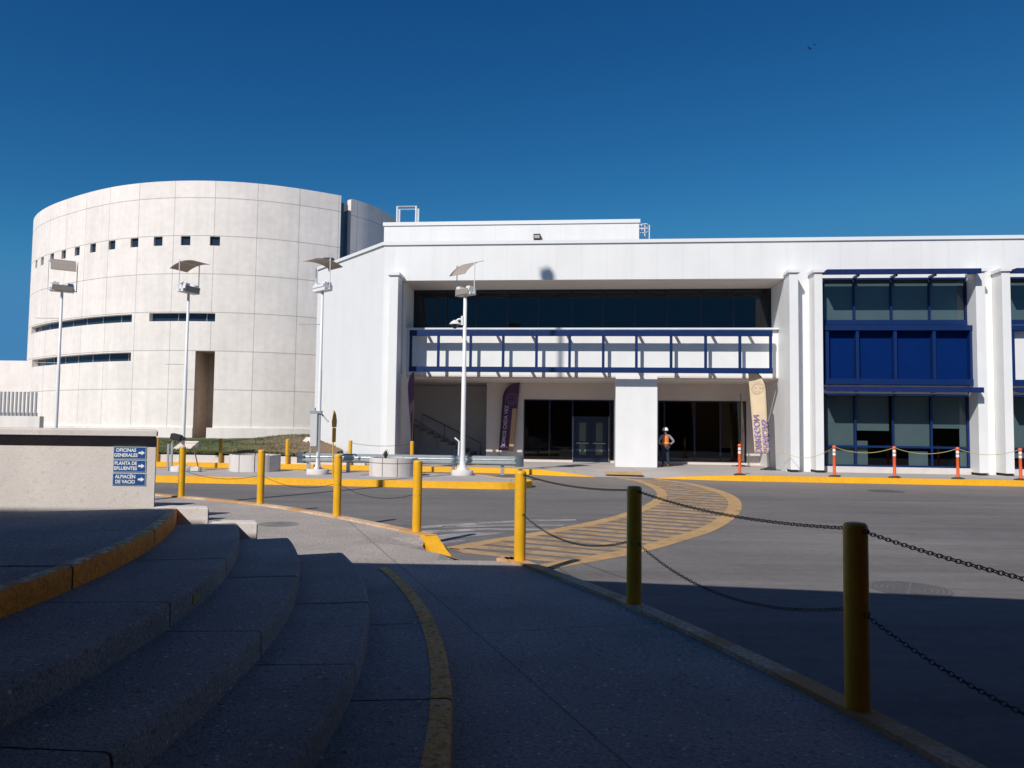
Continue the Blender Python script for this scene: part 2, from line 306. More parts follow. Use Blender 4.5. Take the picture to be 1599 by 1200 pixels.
# --- traffic island
isl_f=-8.1; isl_b=-4.3
ip=[]
for a in range(-90,91,12):
    ip.append((-10.5+1.05*math.cos(R(a)),-7.05+1.05*math.sin(R(a)) if a<0 else -7.05+1.05*math.sin(R(a))))
ip=[(-40,isl_f),(-20,isl_f)]+ip+[(-11.2,isl_b-.6),(-12,isl_b),(-40,isl_b)]
ipw=[W(*p).to_2d() for p in ip]
inner=[W(*p).to_2d() for p in [(-40,isl_f+.16),(-20,isl_f+.16)]+[(-10.5+.89*math.cos(R(a)),-7.05+.89*math.sin(R(a))) for a in range(-90,91,12)]+[(-11.27,isl_b-.72),(-12.05,isl_b-.16),(-40,isl_b-.16)]]
tag(fixn(band(MB(),ipw,inner,ZR,.15).build('kerb_island',M_yk)),kind='structure')
mb=MB(); mb.add([(p.x,p.y,.146) for p in inner],[list(range(len(inner)))])
tag(mb.build('island_paving',M_side),kind='structure')
# --- building pavement + kerbs
kpL=[(-40,-.6),(-12.2,-.6),(-10.7,-.85),(-9.6,-1.35),(-8.6,-1.7),(-7.5,-1.85)]; hL=[.15,.15,.15,.15,.08,-.045]
kpR=[(-5.35,-1.9),(-4.3,-2.25),(-3.2,-2.5),(-2.2,-2.6),(40,-2.6)]; hR=[-.045,.05,.11,.15,.15]
def kerbpoly(pl,hh,name):
    P=[W(*p).to_2d() for p in pl]; Q=offset2(P,.16)
    tag(fixn(band(MB(),P,Q,ZR,lambda i:hh[i]).build(name,M_yk)),kind='structure'); return Q
qL=kerbpoly(kpL,hL,'kerb_building_left'); qR=kerbpoly(kpR,hR,'kerb_building_right')
ed=[(p.x,p.y,h-.004) for p,h in zip(qL,hL)]+[(p.x,p.y,h-.004) for p,h in zip(qR,hR)]
ib=[(-40,1.2),(-12.2,.3),(-10.7,.2),(-9.6,.1),(-8.6,0),(-7.5,-.2),(-5.35,-.4),(-4.3,-.6),(-3.2,-.8),(-2.2,-.9),(40,-.9)]
ibw=[tuple(W(u,d,.146)) for u,d in ib]; n=len(ed)
mb=MB(); mb.add(ed+ibw,[(i,i+1,n+i+1,n+i) for i in range(n-1)]); bk=[tuple(W(40,9,.146)),tuple(W(-40,9,.146))]
mb.add(ibw+bk,[list(range(n+2))]); tag(fixn(mb.build('pavement',M_side)),kind='structure')
tag(MB().add([tuple(W(u,d,z)) for u,d,z in ((-7.1,-1.55,.035),(-5.7,-1.7,.035),(-5.75,-1.0,.125),(-7.1,-.85,.125))],[(0,1,2,3)]).build('road_marking_ramp',M_orp2),kind='structure')
# --- crosswalk
ci=catmull([(3.81,27.6),(4.28,25.85),(4.27,22.6),(3.72,19.7),(2.62,16.75),(1.5,14.75),(.3,13.1),(-.38,12.3),(-1.0,11.5)],10)
cx=catmull([(5.3,27.3),(6.05,25.2),(6.25,22.6),(6.05,20.3),(5.5,18.1),(4.75,16.0),(3.79,13.96),(2.95,12.65),(1.95,11.3),(.6,9.95)],10)
zP=ZR+.004
mb=MB(); strip(mb,[p.to_2d() if len(p)>2 else p for p in ci],offset2(ci,.28),zP); strip(mb,offset2(cx,-.32),cx,zP)
tag(mb.build('road_marking_crosswalk_edges',M_orp2),kind='structure')
ii=offset2(ci,.28); oo=offset2(cx,-.32)
def hit(curve,c):   # intersection with Y+.5X=c
    for a,b in zip(curve[:-1],curve[1:]):
        fa=a.y+.5*a.x-c; fb=b.y+.5*b.x-c
        if fa*fb<=0 and abs(fa-fb)>1e-9: t=fa/(fa-fb); return Vector((a.x+(b.x-a.x)*t,a.y+(b.y-a.y)*t))
    return None
mb=MB(); c=10.7
while c<29.5:
    st=.50+.03*max(0,c-12.5)*.9; w_=st*.66
    A,B,C,D=hit(ii,c),hit(oo,c),hit(oo,c+w_),hit(ii,c+w_)
    if None not in (A,B,C,D): mb.add([(p.x,p.y,zP) for p in (A,B,C,D)],[(0,1,2,3)])
    elif B is not None and C is not None and c<12.5:
        E=Vector((-.4-.0*c,c+.2)); 
        a0=c; A=Vector(((a0-11.02)*-1*0-.95+ (11.0-c)*.9, 0)); A.y=c-.5*A.x; D=Vector((A.x-.25,0)); D.y=c+w_-.5*D.x
        mb.add([(p.x,p.y,zP) for p in (A,B,C,D)],[(0,1,2,3)])
    c+=st
tag(mb.build('road_marking_crosswalk_stripes',M_orp),kind='structure')
mb=MB()
for q in ([(650,822),(820,812),(900,811),(900,813),(820,814.5),(650,826)],[(655,829),(760,825),(860,826),(850,828.5),(760,828),(655,834)],[(690,822),(800,819.5),(880,820),(880,821.5),(800,821.5),(690,825)],[(668,838),(720,832),(790,832),(760,836),(700,841),(675,846)],[(668,850),(700,845),(730,843),(720,846),(690,850)]):
    mb.add([tuple(G(x,y,zP)) for x,y in q],[list(range(len(q)))])
tag(mb.build('road_marking_white_stripes',M_whp),kind='structure')
# --- grass mound behind the low kerb wall
def hz(x,y):
    u=(Vector((x,y,0))-O).dot(U)
    t=max(0,min(1,(y-31)/6)); h=.42+t*.33+.45*math.exp(-((x+10.5)/3.)**2-((y-38)/5.)**2)
    f=max(0,min(1,(-15.9-u)/3.2)); return .12+(h-.12)*f
xs=[-34+i*.55 for i in range(49)]; ys=[30.6+i*.75 for i in range(30)]
mb=MB(); vs=[];idx={}
for j,y in enumerate(ys):
    for i,x in enumerate(xs):
        yy=y+.1 if j else y; 
        if j==0: yy=W(0,0).y-( -U.y/U.x)*0+O.y*0+ (O.y+ (x-O.x)*U.y/U.x)-.05
        else: yy=(O.y+(x-O.x)*U.y/U.x)-.05+ j*.75
        vs.append((x,yy,hz(x,yy)+(random.random()-.5)*.05))
fs=[(j*49+i,j*49+i+1,(j+1)*49+i+1,(j+1)*49+i) for j in range(29) for i in range(48)]
mb.add(vs,fs,True); 
mound=mb.build('grass_mound',M_grass); tag(mound,kind='structure')
# mound colour: green on the left, dry brown to the right
nt=M_grass.node_tree; b=nt.nodes['Principled BSDF']; src=b.inputs['Base Color'].links[0].from_socket
tc=nt.nodes.new('ShaderNodeTexCoord'); sx=nt.nodes.new('ShaderNodeSeparateXYZ'); nt.links.new(tc.outputs['Object'],sx.inputs[0])
tn=nt.nodes.new('ShaderNodeTexNoise'); tn.inputs['Scale'].default_value=.9; tn.inputs['Detail'].default_value=6; nt.links.new(tc.outputs['Object'],tn.inputs['Vector'])
ma=nt.nodes.new('ShaderNodeMath'); ma.operation='MULTIPLY_ADD'; nt.links.new(tn.outputs['Fac'],ma.inputs[0]); ma.inputs[1].default_value=7; nt.links.new(sx.outputs[0],ma.inputs[2])
mr=nt.nodes.new('ShaderNodeMapRange'); nt.links.new(ma.outputs[0],mr.inputs[0]); mr.inputs[1].default_value=-9.6; mr.inputs[2].default_value=-5.5
mx=nt.nodes.new('ShaderNodeMix'); mx.data_type='RGBA'; nt.links.new(mr.outputs[0],mx.inputs[0]); nt.links.new(src,mx.inputs[6]); mx.inputs[7].default_value=(.20,.135,.085,1); nt.links.new(mx.outputs[2],b.inputs['Base Color'])
M_blade=mat('grass blades',(.08,.10,.028),.9,var=.4,vscale=1.3); M_blade2=mat('dry grass',(.24,.18,.09),.9,var=.3,vscale=1.3)
for nm,mm,cnt,x0,x1 in (('short_grass',M_blade,9000,-21,-9),('dry_grass',M_blade2,3500,-12,-6)):
    mb=MB()
    for _ in range(cnt):
        x=random.uniform(x0,x1); y0=(O.y+(x-O.x)*U.y/U.x)+.1; y=y0+random.random()**1.5*12; z=hz(x,y)-.02; a=random.random()*PI; h=random.uniform(.04,.11); dx,dy=math.cos(a)*.02,math.sin(a)*.02
        mb.add([(x-dx,y-dy,z),(x+dx,y+dy,z),(x+random.uniform(-.04,.04),y+random.uniform(-.04,.04),z+h)],[(0,1,2)])
    tag(mb.build(nm,mm),'short green turf on the mound before the round building' if nm=='short_grass' else 'dry brown grass on the mound beside the white building','grass',kind='stuff')
lw=MB().box(-40,-16.6,-.42,-.2,.1,.44)
t=thing('low_retaining_wall','low pinkish concrete retaining wall in front of the grass mound','retaining wall',O,-AL); lw.build('wall_body',M_tile,t)
# --- manhole covers
def manhole(p,r,label,lid=(.10,.096,.094)):
    t=thing('manhole_cover',label,'manhole cover',p); mb=MB()
    for rr in (r,r*.86,r*.72,r*.58,r*.42,r*.25): mb.add([((rr-k*.012)*math.cos(a*PI/24),(rr-k*.012)*math.sin(a*PI/24),.0045) for k in (0,1) for a in range(48)],[(a,(a+1)%48,48+(a+1)%48,48+a) for a in range(48)])
    for a in range(0,180,30):
        c_,s_=math.cos(R(a)),math.sin(R(a)); mb.add([(c_*r-s_*.005,s_*r+c_*.005,.0052),(c_*r+s_*.005,s_*r-c_*.005,.0052),(-c_*r+s_*.005,-s_*r-c_*.005,.0052),(-c_*r-s_*.005,-s_*r+c_*.005,.0052)],[(0,1,2,3)])
    mb.build('rings',mat('manhole ribs',(.19,.18,.175),.6,var=.1),t)
    MB().lathe([(r+.03,0),(r+.03,.003)],40).build('lid',mat('manhole iron' if lid[0]<.2 else 'manhole concrete lid',lid,.6,var=.15,vscale=5),t)
manhole(G(1420,920,ZR),.42,'round ribbed manhole cover in the road right of the near bollard')
manhole(G(435,819,.13),.3,'small round manhole cover in the left walkway',(.27,.25,.235))
manhole(G(1383,767.5,ZR),.5,'flat rusty manhole cover in the road near the yellow kerb at right')
# ================================================================== CURVED STEPS
YE=8.13
CEN=[(-12.7,3.2,12.434),(-12.4,3.6,11.551),(-12.4,3.7,10.979),(-12.9,3.7,10.922),(-13.4,4.0,10.669)]
JNT=[[(677.5,972),(700,1092)],[(549,1037),(574,940)],[(184,1176),(407,985),(467,899)],[(270,940),(359,872)],[(133,884),(255,827)]]
SC=Vector((0,0))
st=thing('curved_steps','curved grey concrete steps rising to the left in the shade, with yellow painted edges','steps',(0,0,0))
def arc(r,a0,a1,n=90):
    return [Vector((r*math.cos(a0+(a1-a0)*i/n),r*math.sin(a0+(a1-a0)*i/n))) for i in range(n+1)]
def rnd(r,z,b=.020): return [(r,z-b*2.2),(r-.004,z-b),(r-b*.5,z-b*.3),(r-b*1.6,z)]
for k,(ccx,ccy,r) in enumerate(CEN):
    z=.13+.15*(k+1); a1=math.asin((YE-ccy)/r); a0=-.9
    rin=r-.95 if k<4 else 1.5
    prof=[(r,.1 if k==0 else z-.19)]+rnd(r,z)+[(rin,z)]
    cuts=sorted(math.atan2(g.y-ccy,g.x-ccx) for g in (G(x,y,z) for x,y in JNT[k]))
    cuts=[cuts[0]-.19*(q+1) for q in range(3)][::-1]+cuts
    cuts=[c for c in cuts if c>a0+.05]; bnd=[a0]+cuts+[a1]; nb=list(zip(bnd[:-1],bnd[1:]))
    mb=MB(); g=.009/r; NS=22; PE_=Vector((ccx,ccy))
    for q,(s0,s1) in enumerate(nb):
        last=q==len(nb)-1
        A=arc(1,s0+(g if q else 0),s1-(0 if last else g),NS); m_=len(prof); dz=random.uniform(-.003,.003)
        vs=[(ccx+a.x*pr,ccy+a.y*pr,pz+(dz if 0<j<m_-1 else 0)) for a in A for j,(pr,pz) in enumerate(prof)]
        if last: vs=[(x,min(y,YE),z_) for x,y,z_ in vs]
        mb.add(vs,[(i*m_+j,(i+1)*m_+j,(i+1)*m_+j+1,i*m_+j+1) for i in range(NS) for j in range(m_-1)],True)
        mb.add(vs[:m_]+[(vs[m_-1][0],vs[m_-1][1],z-.2)],[list(range(m_+1))])
        e=vs[-m_:]; mb.add(list(e)+[(e[-1][0],e[-1][1],z-.2)],[list(range(m_,-1,-1))])
    A=[p+PE_ for p in arc(r-.014,a0,a1,60)]; B_=[p+PE_ for p in arc(rin,a0,a1,60)]
    strip(mb,[Vector((p.x,min(p.y,YE))) for p in A],[Vector((p.x,min(p.y,YE))) for p in B_],z-.016)
    fixn(mb.build('step',M_step,st))
    def painted(name,mm,prof2):
        A=MB(); m_=len(prof2)
        for q,(s0,s1) in enumerate(nb):
            last=q==len(nb)-1; g2=.0105/r
            ar=arc(1,s0+(g2 if q else 0),s1-(.001 if last else g2),NS)
            vs=[(ccx+a.x*pr,ccy+a.y*pr,pz) for a in ar for pr,pz in prof2]
            if last: vs=[(x,min(y,YE-.003),z_) for x,y,z_ in vs]
            A.add(vs,[(i*m_+j,i*m_+j+1,(i+1)*m_+j+1,(i+1)*m_+j) for i in range(NS) for j in range(m_-1)],True)
        fixn(A.build(name,mm,st))
    P_=3.5e-3
    if k==0:
        painted('painted_edge',mat('worn yellow step paint',(.90,.38,.07),.8,var=.2,vscale=3,stain=.5,bump=1,bscale=60,col2=((.80,.47,.18),24.),speck=[(26,.5,1.2,.36,.60),(120,.7,1.2,.35,.65)]),[(r-.118,z+.005),(r-.030,z+.005),(r-.008,z-.002),(r+P_,z-.020),(r+P_,z-.048),(r+P_,z-.148)])
    if k==4:
        painted('painted_edge',mat('ochre step paint',(.92,.27,.008),.75,var=.12,vscale=3,stain=.35,bump=.8,bscale=60,speck=[(30,.7,1.1,.34,.60)]),[(r-.006,z-.001),(r+P_,z-.022),(r+P_,z-.048),(r+P_,z-.147)])
        painted('worn_nosing',mat('bare worn nosing',(.74,.58,.42),.9,var=.25,vscale=5,bump=1,bscale=50,col2=((.60,.30,.08),9.),speck=[(22,.5,1.3,.36,.62)]),[(r-.085,z+.005),(r-.030,z+.005),(r-.0065,z-.0005)])
RAD=[c[2] for c in CEN]
# far straight ends of the two upper steps (low cheek blocks)
for (x0,x1,z0,z1) in ((-3.72,-3.215,.1,.884),(-3.10,-2.69,.1,.734)):
    MB().prism([(x0-.1-SC.x,YE-.004-SC.y),(x1-SC.x,YE-.004-SC.y),(x1-.10-SC.x,YE+.2-SC.y),(x0-.1-SC.x,YE+.2-SC.y)],z0,z1).build('end_block',M_conc,st,bev=.012)
# little reflector plate on the riser of the second step from the top
a=math.atan2(*(lambda g:(g.y-3.7,g.x+12.9))(G(320,930,.66)))
mb=MB().box(-.002,.004,-.075,.075,-.028,.028).xf(Matrix.Translation((-12.9+RAD[3]*math.cos(a),3.7+RAD[3]*math.sin(a),.13+.15*4-.08))@Matrix.Rotation(a,4,'Z')); mb.build('reflector_plate',mat('yellow plate',(.30,.24,.03),.4,var=.3,vscale=60),st)
# ================================================================== SIGN WALL + SIGNS
sw=thing('sign_wall','rough light concrete wall with overhanging coping behind the curved steps','wall',(0,YE,0))
MB().prism([(-22,.02),(-3.81,.02),(-3.96,.32),(-22,.32)],.1,1.625).build('wall_body',M_conc,sw,bev=.008)
mb=MB().prism([(-22,-.10),(-3.745,-.10),(-4.02,.45),(-22,.45)],1.627,1.71); mb.build('coping',M_conc,sw,bev=.014)
yf=YE+.02
def sign(px0,px1,py0,py1,lines,label):
    a=YY(px0,(py0+py1)/2,yf); b=YY(px1,(py0+py1)/2,yf); zt=YY(px0,py0,yf).z; zb=YY(px0,py1,yf).z; wd=b.x-a.x; h=zt-zb
    t=thing('direction_sign',label,'sign',((a.x+b.x)/2,yf-.002,(zt+zb)/2),0,'blue direction signs on the concrete wall')
    MB().box(-wd/2,wd/2,-.006,0,-h/2,h/2).build('frame',M_sgrey,t)
    MB().box(-wd/2+.01,wd/2-.01,-.009,-.0062,-h/2+.008,h/2-.008).build('plate',M_sblue,t)
    cx_=-wd*.11
    mk=Matrix.Translation((cx_,-.0096,h*.20))@Matrix.Rotation(PI/2,4,'X'); text(lines[0],h*.40,M_swhite,'lettering',t,mk,ext=.0008,squash=lines[2],bold=.0014)
    mk=Matrix.Translation((cx_,-.0096,-h*.21))@Matrix.Rotation(PI/2,4,'X'); text(lines[1],h*.40,M_swhite,'lettering',t,mk,ext=.0008,squash=lines[3],bold=.0014)
    ax=wd*.37; MB().add([(ax-.035,-.011,h*.08),(ax-.035,-.011,-h*.08),(ax-.002,-.011,-h*.08),(ax-.002,-.011,-h*.19),(ax+.034,-.011,0),(ax-.002,-.011,h*.19),(ax-.002,-.011,h*.08)],[list(range(7))]).build('arrow',M_swhite,t)
sign(177.5,229,697.5,716.5,('OFICINAS','GENERALES',.95,.93),'top blue sign reading OFICINAS GENERALES with a white right arrow')
sign(177,228.5,718,737,('PLANTA DE','EFLUENTES',.88,.95),'middle blue sign reading PLANTA DE EFLUENTES with a white right arrow')
sign(176,228,738.7,758,('ALMACÉN','DE VACIO',.9,.88),'bottom blue sign reading ALMACÉN DE VACIO with a white right arrow')
zw=thing('shadow_zigzag_wall','unseen zigzag concrete wall added behind the sign wall to cast pointed shadows on the walkway','wall')
zp=[(-14,14.2),(-7.4,14.2),(-7.9,12.6),(-6.1,12.6),(-6.8,11.8),(-5.87,11.8)]  # corners placed so the added wall throws the pointed shadows
for (a_,b_) in zip(zp[:-1],zp[1:]):
    d_=Vector(b_)-Vector(a_); n_=Vector((-d_.y,d_.x)).normalized()*.07; MB().prism([Vector(a_)-n_,Vector(b_)-n_,Vector(b_)+n_,Vector(a_)+n_],.1,1.55+.01*zp.index(a_)).build('wall_segment',M_conc,zw)
# ================================================================== BOLLARDS AND CHAINS
def bollard(p,h,r,label,group,m=M_yb,plate=True):
    t=thing('bollard',label,'bollard',(p[0],p[1],.165),0,group)
    MB().lathe([(r,0),(r,h-.035),(r*.97,h-.018),(r*.85,h-.005),(r*.5,h),(0,h)],28).build('post',m,t)
    if plate: MB().lathe([(r+.035,0),(r+.035,.006)],24).build('base_plate',m,t)
    if not plate:
        for zc in (h-.045,h*.52): MB().tube([(r+.012,0,zc-.014),(r+.022,0,zc),(r+.012,0,zc+.014)],.004,5).xf(Matrix.Rotation(R(-60),4,'Z')).build('chain_eye',M_chain,t)
    return t
names=['yellow bollard on the left kerb nearest the signs on the concrete wall','yellow bollard on the kerb in front of the left planter','yellow bollard on the kerb in front of the leaning sign post','yellow bollard at the top of the yellow kerb ramp beside the crosswalk','sunlit yellow bollard at the tip of the shadow on the walkway edge','dark shaded bollard standing before the curve of the striped crosswalk','largest and nearest bollard, dark in shade at the right of the walkway','bollard outside the right edge of the picture holding the chain ends']
for p,nm in zip(BOL,names): bollard(p,1.085,.07,nm,'yellow bollards along the walkway kerb',plate=False)
def chain(p0,p1,sag,label,group,pitch=.036,r=.0042,hl=.026,hw=.0155):
    p0=Vector(p0);p1=Vector(p1); n=max(8,int((p1-p0).length*1.02/pitch)); mb=MB(); pt=lambda t:p0.lerp(p1,t)-Vector((0,0,4*sag*t*(1-t)))
    base=[]
    for k in range(10):
        a=2*PI*k/10; base.append((math.cos(a)*hl*(1 if abs(math.cos(a))>.5 else 1.0),math.sin(a)*hw))
    for i in range(n):
        c=pt((i+.5)/n); d=(pt((i+1)/n)-pt(i/n)).normalized(); x=d.cross(Vector((0,0,1))).normalized(); y=x.cross(d)
        a=PI/4 if i%2 else -PI/4; s=x*math.cos(a)+y*math.sin(a); nn=d.cross(s)
        vs=[]
        for bx,by in base:
            cc=c+d*bx+s*by; rad=(d*bx/hl+s*by/hw).normalized()
            for q in range(4):
                b_=PI/4+q*PI/2; vs.append(cc+(rad*math.cos(b_)+nn*math.sin(b_))*r)
        mb.add(vs,[(k*4+q,k*4+(q+1)%4,((k+1)%10)*4+(q+1)%4,((k+1)%10)*4+q) for k in range(10) for q in range(4)],True)
    return tag(mb.build('chain',M_chain),label,'chain',group)
where=['between the two leftmost walkway bollards','between the second and third bollards from the left','from the third to the fourth bollard from the left','across the crosswalk between the fourth and fifth bollards','between the sunlit bollard at the shadow tip and the dark one','from the dark mid bollard to the nearest bollard','from the nearest bollard out of the right edge']
SAGU=[.05,.05,.05,.05,.05,.06,.07]; SAGL=[.12,.14,.14,.14,.17,.19,.2]
for i in range(7):
    kw=dict(pitch=.031,r=.0029,hl=.0215,hw=.012) if i>=4 else dict(pitch=.04,r=.0020,hl=.025,hw=.008)
    a=Vector((*BOL[i],0)); b=Vector((*BOL[i+1],0)); d=(b-a).normalized()*.075
    if i==3: continue
    chain(a+d+Vector((0,0,.165+1.04)),b-d+Vector((0,0,.165+1.04)),SAGU[i],'upper black chain '+where[i],'chains between the walkway bollards',**kw)
    chain(a+d+Vector((0,0,.165+.56)),b-d+Vector((0,0,.165+.56)),SAGL[i],'lower sagging chain '+where[i],'chains between the walkway bollards',**kw)
# back bollards on the far kerb
bb=[((259,720),'far yellow bollard just right of the sign wall beside the dark floodlight'),((354,722),'far yellow bollard behind the left planter'),((447,725),'far yellow bollard at the dry end of the grass mound'),((544,727),'far yellow bollard in front of the white wall behind the guardrail'),((640,729),'far yellow bollard beside the edge-on purple flag')]
bw=[]
for (px,py),lb in bb:
    p=G(px,py,.15); u=(p-O).dot(U); p=W(u,-.50,0); bw.append(p); bollard((p.x,p.y),.97,.075,lb,'small yellow bollards on the far kerb',M_yold if px in (354,) else M_yb,False)
for i in range(4):
    a,b=bw[i],bw[i+1]; d=(b-a).normalized()*.08
    if i!=2: chain(a+d+Vector((0,0,.165+.86)),b-d+Vector((0,0,.165+.86)),.1,['thin far chain before the green turf','thin far chain before the dry grass','','thin far chain before the white wall'][i],'thin chains on the far kerb',pitch=.07,r=.0035,hl=.042,hw=.014)
# ================================================================== MAIN BUILDING
bld=thing('office_building','long white two-storey office building with blue window frames and a deep entrance recess','building',O,-AL)
def B(mb,name,m,parent=None,bev=0): return mb.build(name,m,parent or bld,bev=bev)
ZT=9.42; ZF=7.79
c0=G(497,418,ZT); cu=(c0-O).dot(U); cd=(c0-O).dot(N)
# masses (hidden core) and walls
B(MB().box(-15.858,30,.7,1.0,ZF,ZT-.14),'fascia',M_white)
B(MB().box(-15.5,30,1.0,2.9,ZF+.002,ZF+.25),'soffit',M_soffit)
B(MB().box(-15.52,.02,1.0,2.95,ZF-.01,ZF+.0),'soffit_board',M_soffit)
B(MB().box(-16.36,30,.64,1.05,ZT-.138,ZT),'roof_trim',M_trim)
B(MB().prism([(-16.31,1.05),(30,1.05),(30,26),(cu+2,26),(cu,cd+.1)],ZT-.5,ZT-.2),'roof_deck',mat('roof gravel',(.4,.39,.38),.9))
# chamfered left wing
ch=Vector((-16.31-cu,.7-cd)); cl=ch.length; cd_=ch/cl; nn=Vector((cd_.y,-cd_.x))
M_wing=mat('wing cladding',(.73,.735,.735),.45,var=.02,vscale=1.2,streak=.02,seams=[(0,.66,.2,.012,.08)],bump=.02,bscale=3)
B(MB().prism([(-16.31,.7),(-15.86,.7),(-15.86,.95),(-16.2,.95),(cu+.2,cd+.1),(cu+3,26),(cu+2.8,26),(cu,cd)],.12,ZT-.14),'side_wall',M_wing)
B(MB().prism([(-16.36,.64),(-16.2,1.0),(cu+.2,cd+.2),(cu+3.1,26),(cu+2.75,26),(cu-.06,cd-.04)],ZT-.138,ZT),'roof_trim',M_trim)
# fins
def fin(u0,u1,back=.7,cap=True,left=True):
    B(MB().box(u0,u1,0,back,.24,7.86),'fin',M_whitep,bev=.006)
    if cap:
        B(MB().prism([(u0-.07,-.07),(u1+.07,-.07),(u1+.07,.66),(u0-.07,.66)],7.862,7.99),'fin_cap',M_whitep,bev=.01)
        B(MB().box(u0+.05,u1-.05,.06,back-.05,.14,.238),'fin_foot',M_rub)
fin(-15.86,-15.5,.698)
B(MB().box(-15.86,-15.5,.702,2.95,.14,3.9),'recess_side_wall',M_whitep); B(MB().box(-15.86,-15.5,.952,2.98,3.902,7.775),'recess_side_wall',M_whitep)
PU=[0,6.87,13.9,21.0]
for i,u0 in enumerate(PU):
    fin(u0,u0+.33,.698 if i else .698); fin(u0+.94,u0+1.24)
    B(MB().box(u0+.332,u0+.938,.70,.9,.146,ZF-.002),'wall_strip',M_whitep)
B(MB().box(0,.33,.702,5.35,.14,7.77),'recess_side_wall',M_whitep)
# spandrel slab, window sill, ceiling of lower recess, column
B(MB().box(-15.498,-.002,1.75,2.86,3.92,5.86),'spandrel',M_whitep)
B(MB().box(-15.495,-.004,1.60,2.87,5.862,5.93),'window_sill',M_trim)
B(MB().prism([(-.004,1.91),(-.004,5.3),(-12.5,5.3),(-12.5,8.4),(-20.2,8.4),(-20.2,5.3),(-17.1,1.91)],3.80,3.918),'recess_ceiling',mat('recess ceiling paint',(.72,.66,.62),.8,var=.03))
B(MB().box(-15.49,-.004,1.752,1.90,3.86,3.919),'soffit_edge',M_soffit)
B(MB().box(-6.6,-4.89,1.72,2.75,.146,3.915),'column',M_whitep,bev=.006)
# windows helper: opening in local plane d
def window(u0,u1,z0,z1,d,mull,trans=(),fr=.07,fm=None,glass=M_glassd,blinds=(),back=M_dark,depth=1.6,name='window',thick=.08,label=None):
    f=MB(); f.box(u0,u1,d-.01,d+thick,z0,z0+fr); f.box(u0,u1,d-.01,d+thick,z1-fr,z1); f.box(u0,u0+fr,d-.008,d+thick-.004,z0+fr,z1-fr); f.box(u1-fr,u1,d-.008,d+thick-.004,z0+fr,z1-fr)
    for mu in mull: f.box(mu-.035,mu+.035,d-.012,d+thick-.006,z0+fr,z1-fr)
    for tz in trans: f.box(u0+fr,u1-fr,d-.004,d+thick-.01,tz-.04,tz+.04)
    w_=B(f,name,fm or M_blue)
    if label: w_['label']=label
    MB().add([(u0+.01,d+.03,z0+.01),(u1-.01,d+.03,z0+.01),(u1-.01,d+.03,z1-.01),(u0+.01,d+.03,z1-.01)],[(0,1,2,3)]).build('pane',glass,w_)
    x=MB(); x.add([(u0,d+.1,z0),(u1,d+.1,z0),(u1,d+.1,z1),(u0,d+.1,z1),(u0,d+depth,z0),(u1,d+depth,z0),(u1,d+depth,z1),(u0,d+depth,z1)],[(4,5,6,7),(0,4,7,3),(1,2,6,5),(0,1,5,4),(3,7,6,2)])
    x.build('room_behind',back,w_)
    for (a,b,za,zb) in blinds: MB().box(a,b,d+.13,d+.135,za,zb).build('blind',M_blind,w_)
    return w_
ms=[-14.03,-12.66,-11.29,-9.93,-8.48,-7.14,-5.76,-4.39,-2.95,-1.58]
window(-15.495,-.005,5.935,7.775,2.88,ms,fr=.04,fm=M_bluek,glass=M_glassd,back=mat('upper office sky tint',(.03,.06,.09),.8),name='ribbon_window',label='wide dark upper ribbon window over the entrance')  # blue room colour stands in for sky reflected in the panes
# entrance glazing
window(-10.70,-6.55,.27,3.03,5.1,[-9.5,-8.44,-6.73],fr=.05,back=M_dark,depth=3,name='entrance_window',fm=M_bluek)
window(-4.53,-.6,.27,3.03,5.1,[-4.25,-2.9,-1.75],fr=.05,back=M_dark,depth=3,name='entrance_window',fm=M_bluek)
# back wall of the recess in pieces round the openings
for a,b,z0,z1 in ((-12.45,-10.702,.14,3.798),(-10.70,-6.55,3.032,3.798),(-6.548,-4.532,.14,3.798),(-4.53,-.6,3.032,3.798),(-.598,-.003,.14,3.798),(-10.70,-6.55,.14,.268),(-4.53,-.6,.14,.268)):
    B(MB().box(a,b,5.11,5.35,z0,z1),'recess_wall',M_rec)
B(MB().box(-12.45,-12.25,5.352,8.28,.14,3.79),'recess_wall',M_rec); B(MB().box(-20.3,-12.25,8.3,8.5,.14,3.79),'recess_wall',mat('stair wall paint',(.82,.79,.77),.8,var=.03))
# double door
dr=B(MB().box(-8.40,-8.31,5.00,5.085,.16,2.26).box(-6.87,-6.78,5.0,5.085,.16,2.26).box(-8.31,-6.87,5.0,5.085,2.16,2.262).box(-7.63,-7.55,5.002,5.08,.2,2.16),'double_door',M_bluek)
for a,b in ((-8.30,-7.64),(-7.54,-6.88)):
    x=MB().box(a,a+.17,5.01,5.07,.2,2.155).box(b-.17,b,5.01,5.07,.2,2.155).box(a+.17,b-.17,5.012,5.068,.2,.5).box(a+.17,b-.17,5.012,5.068,1.98,2.155).box(a+.17,b-.17,5.014,5.066,1.0,1.1)
    lf=x.build('door_leaf',M_bluek,dr)
    MB().box(a+.172,b-.172,5.03,5.034,.5,1.98).build('door_glass',mat('door glass painted light',(.10,.14,.13),.15),lf)  # paler base colour stands in for light seen in the door panes
    MB().tube([(a+.05,4.95,1.04),(b-.05,4.95,1.04)],.018).build('push_bar',M_galv,lf)
for xx in (-8.425,-6.775): MB().box(xx,xx+.02,4.99,5.08,.16,2.26).build('door_trim',M_galv,dr)
MB().box(-8.4,-6.78,4.98,5.1,.147,.175).build('threshold',M_galv,dr)
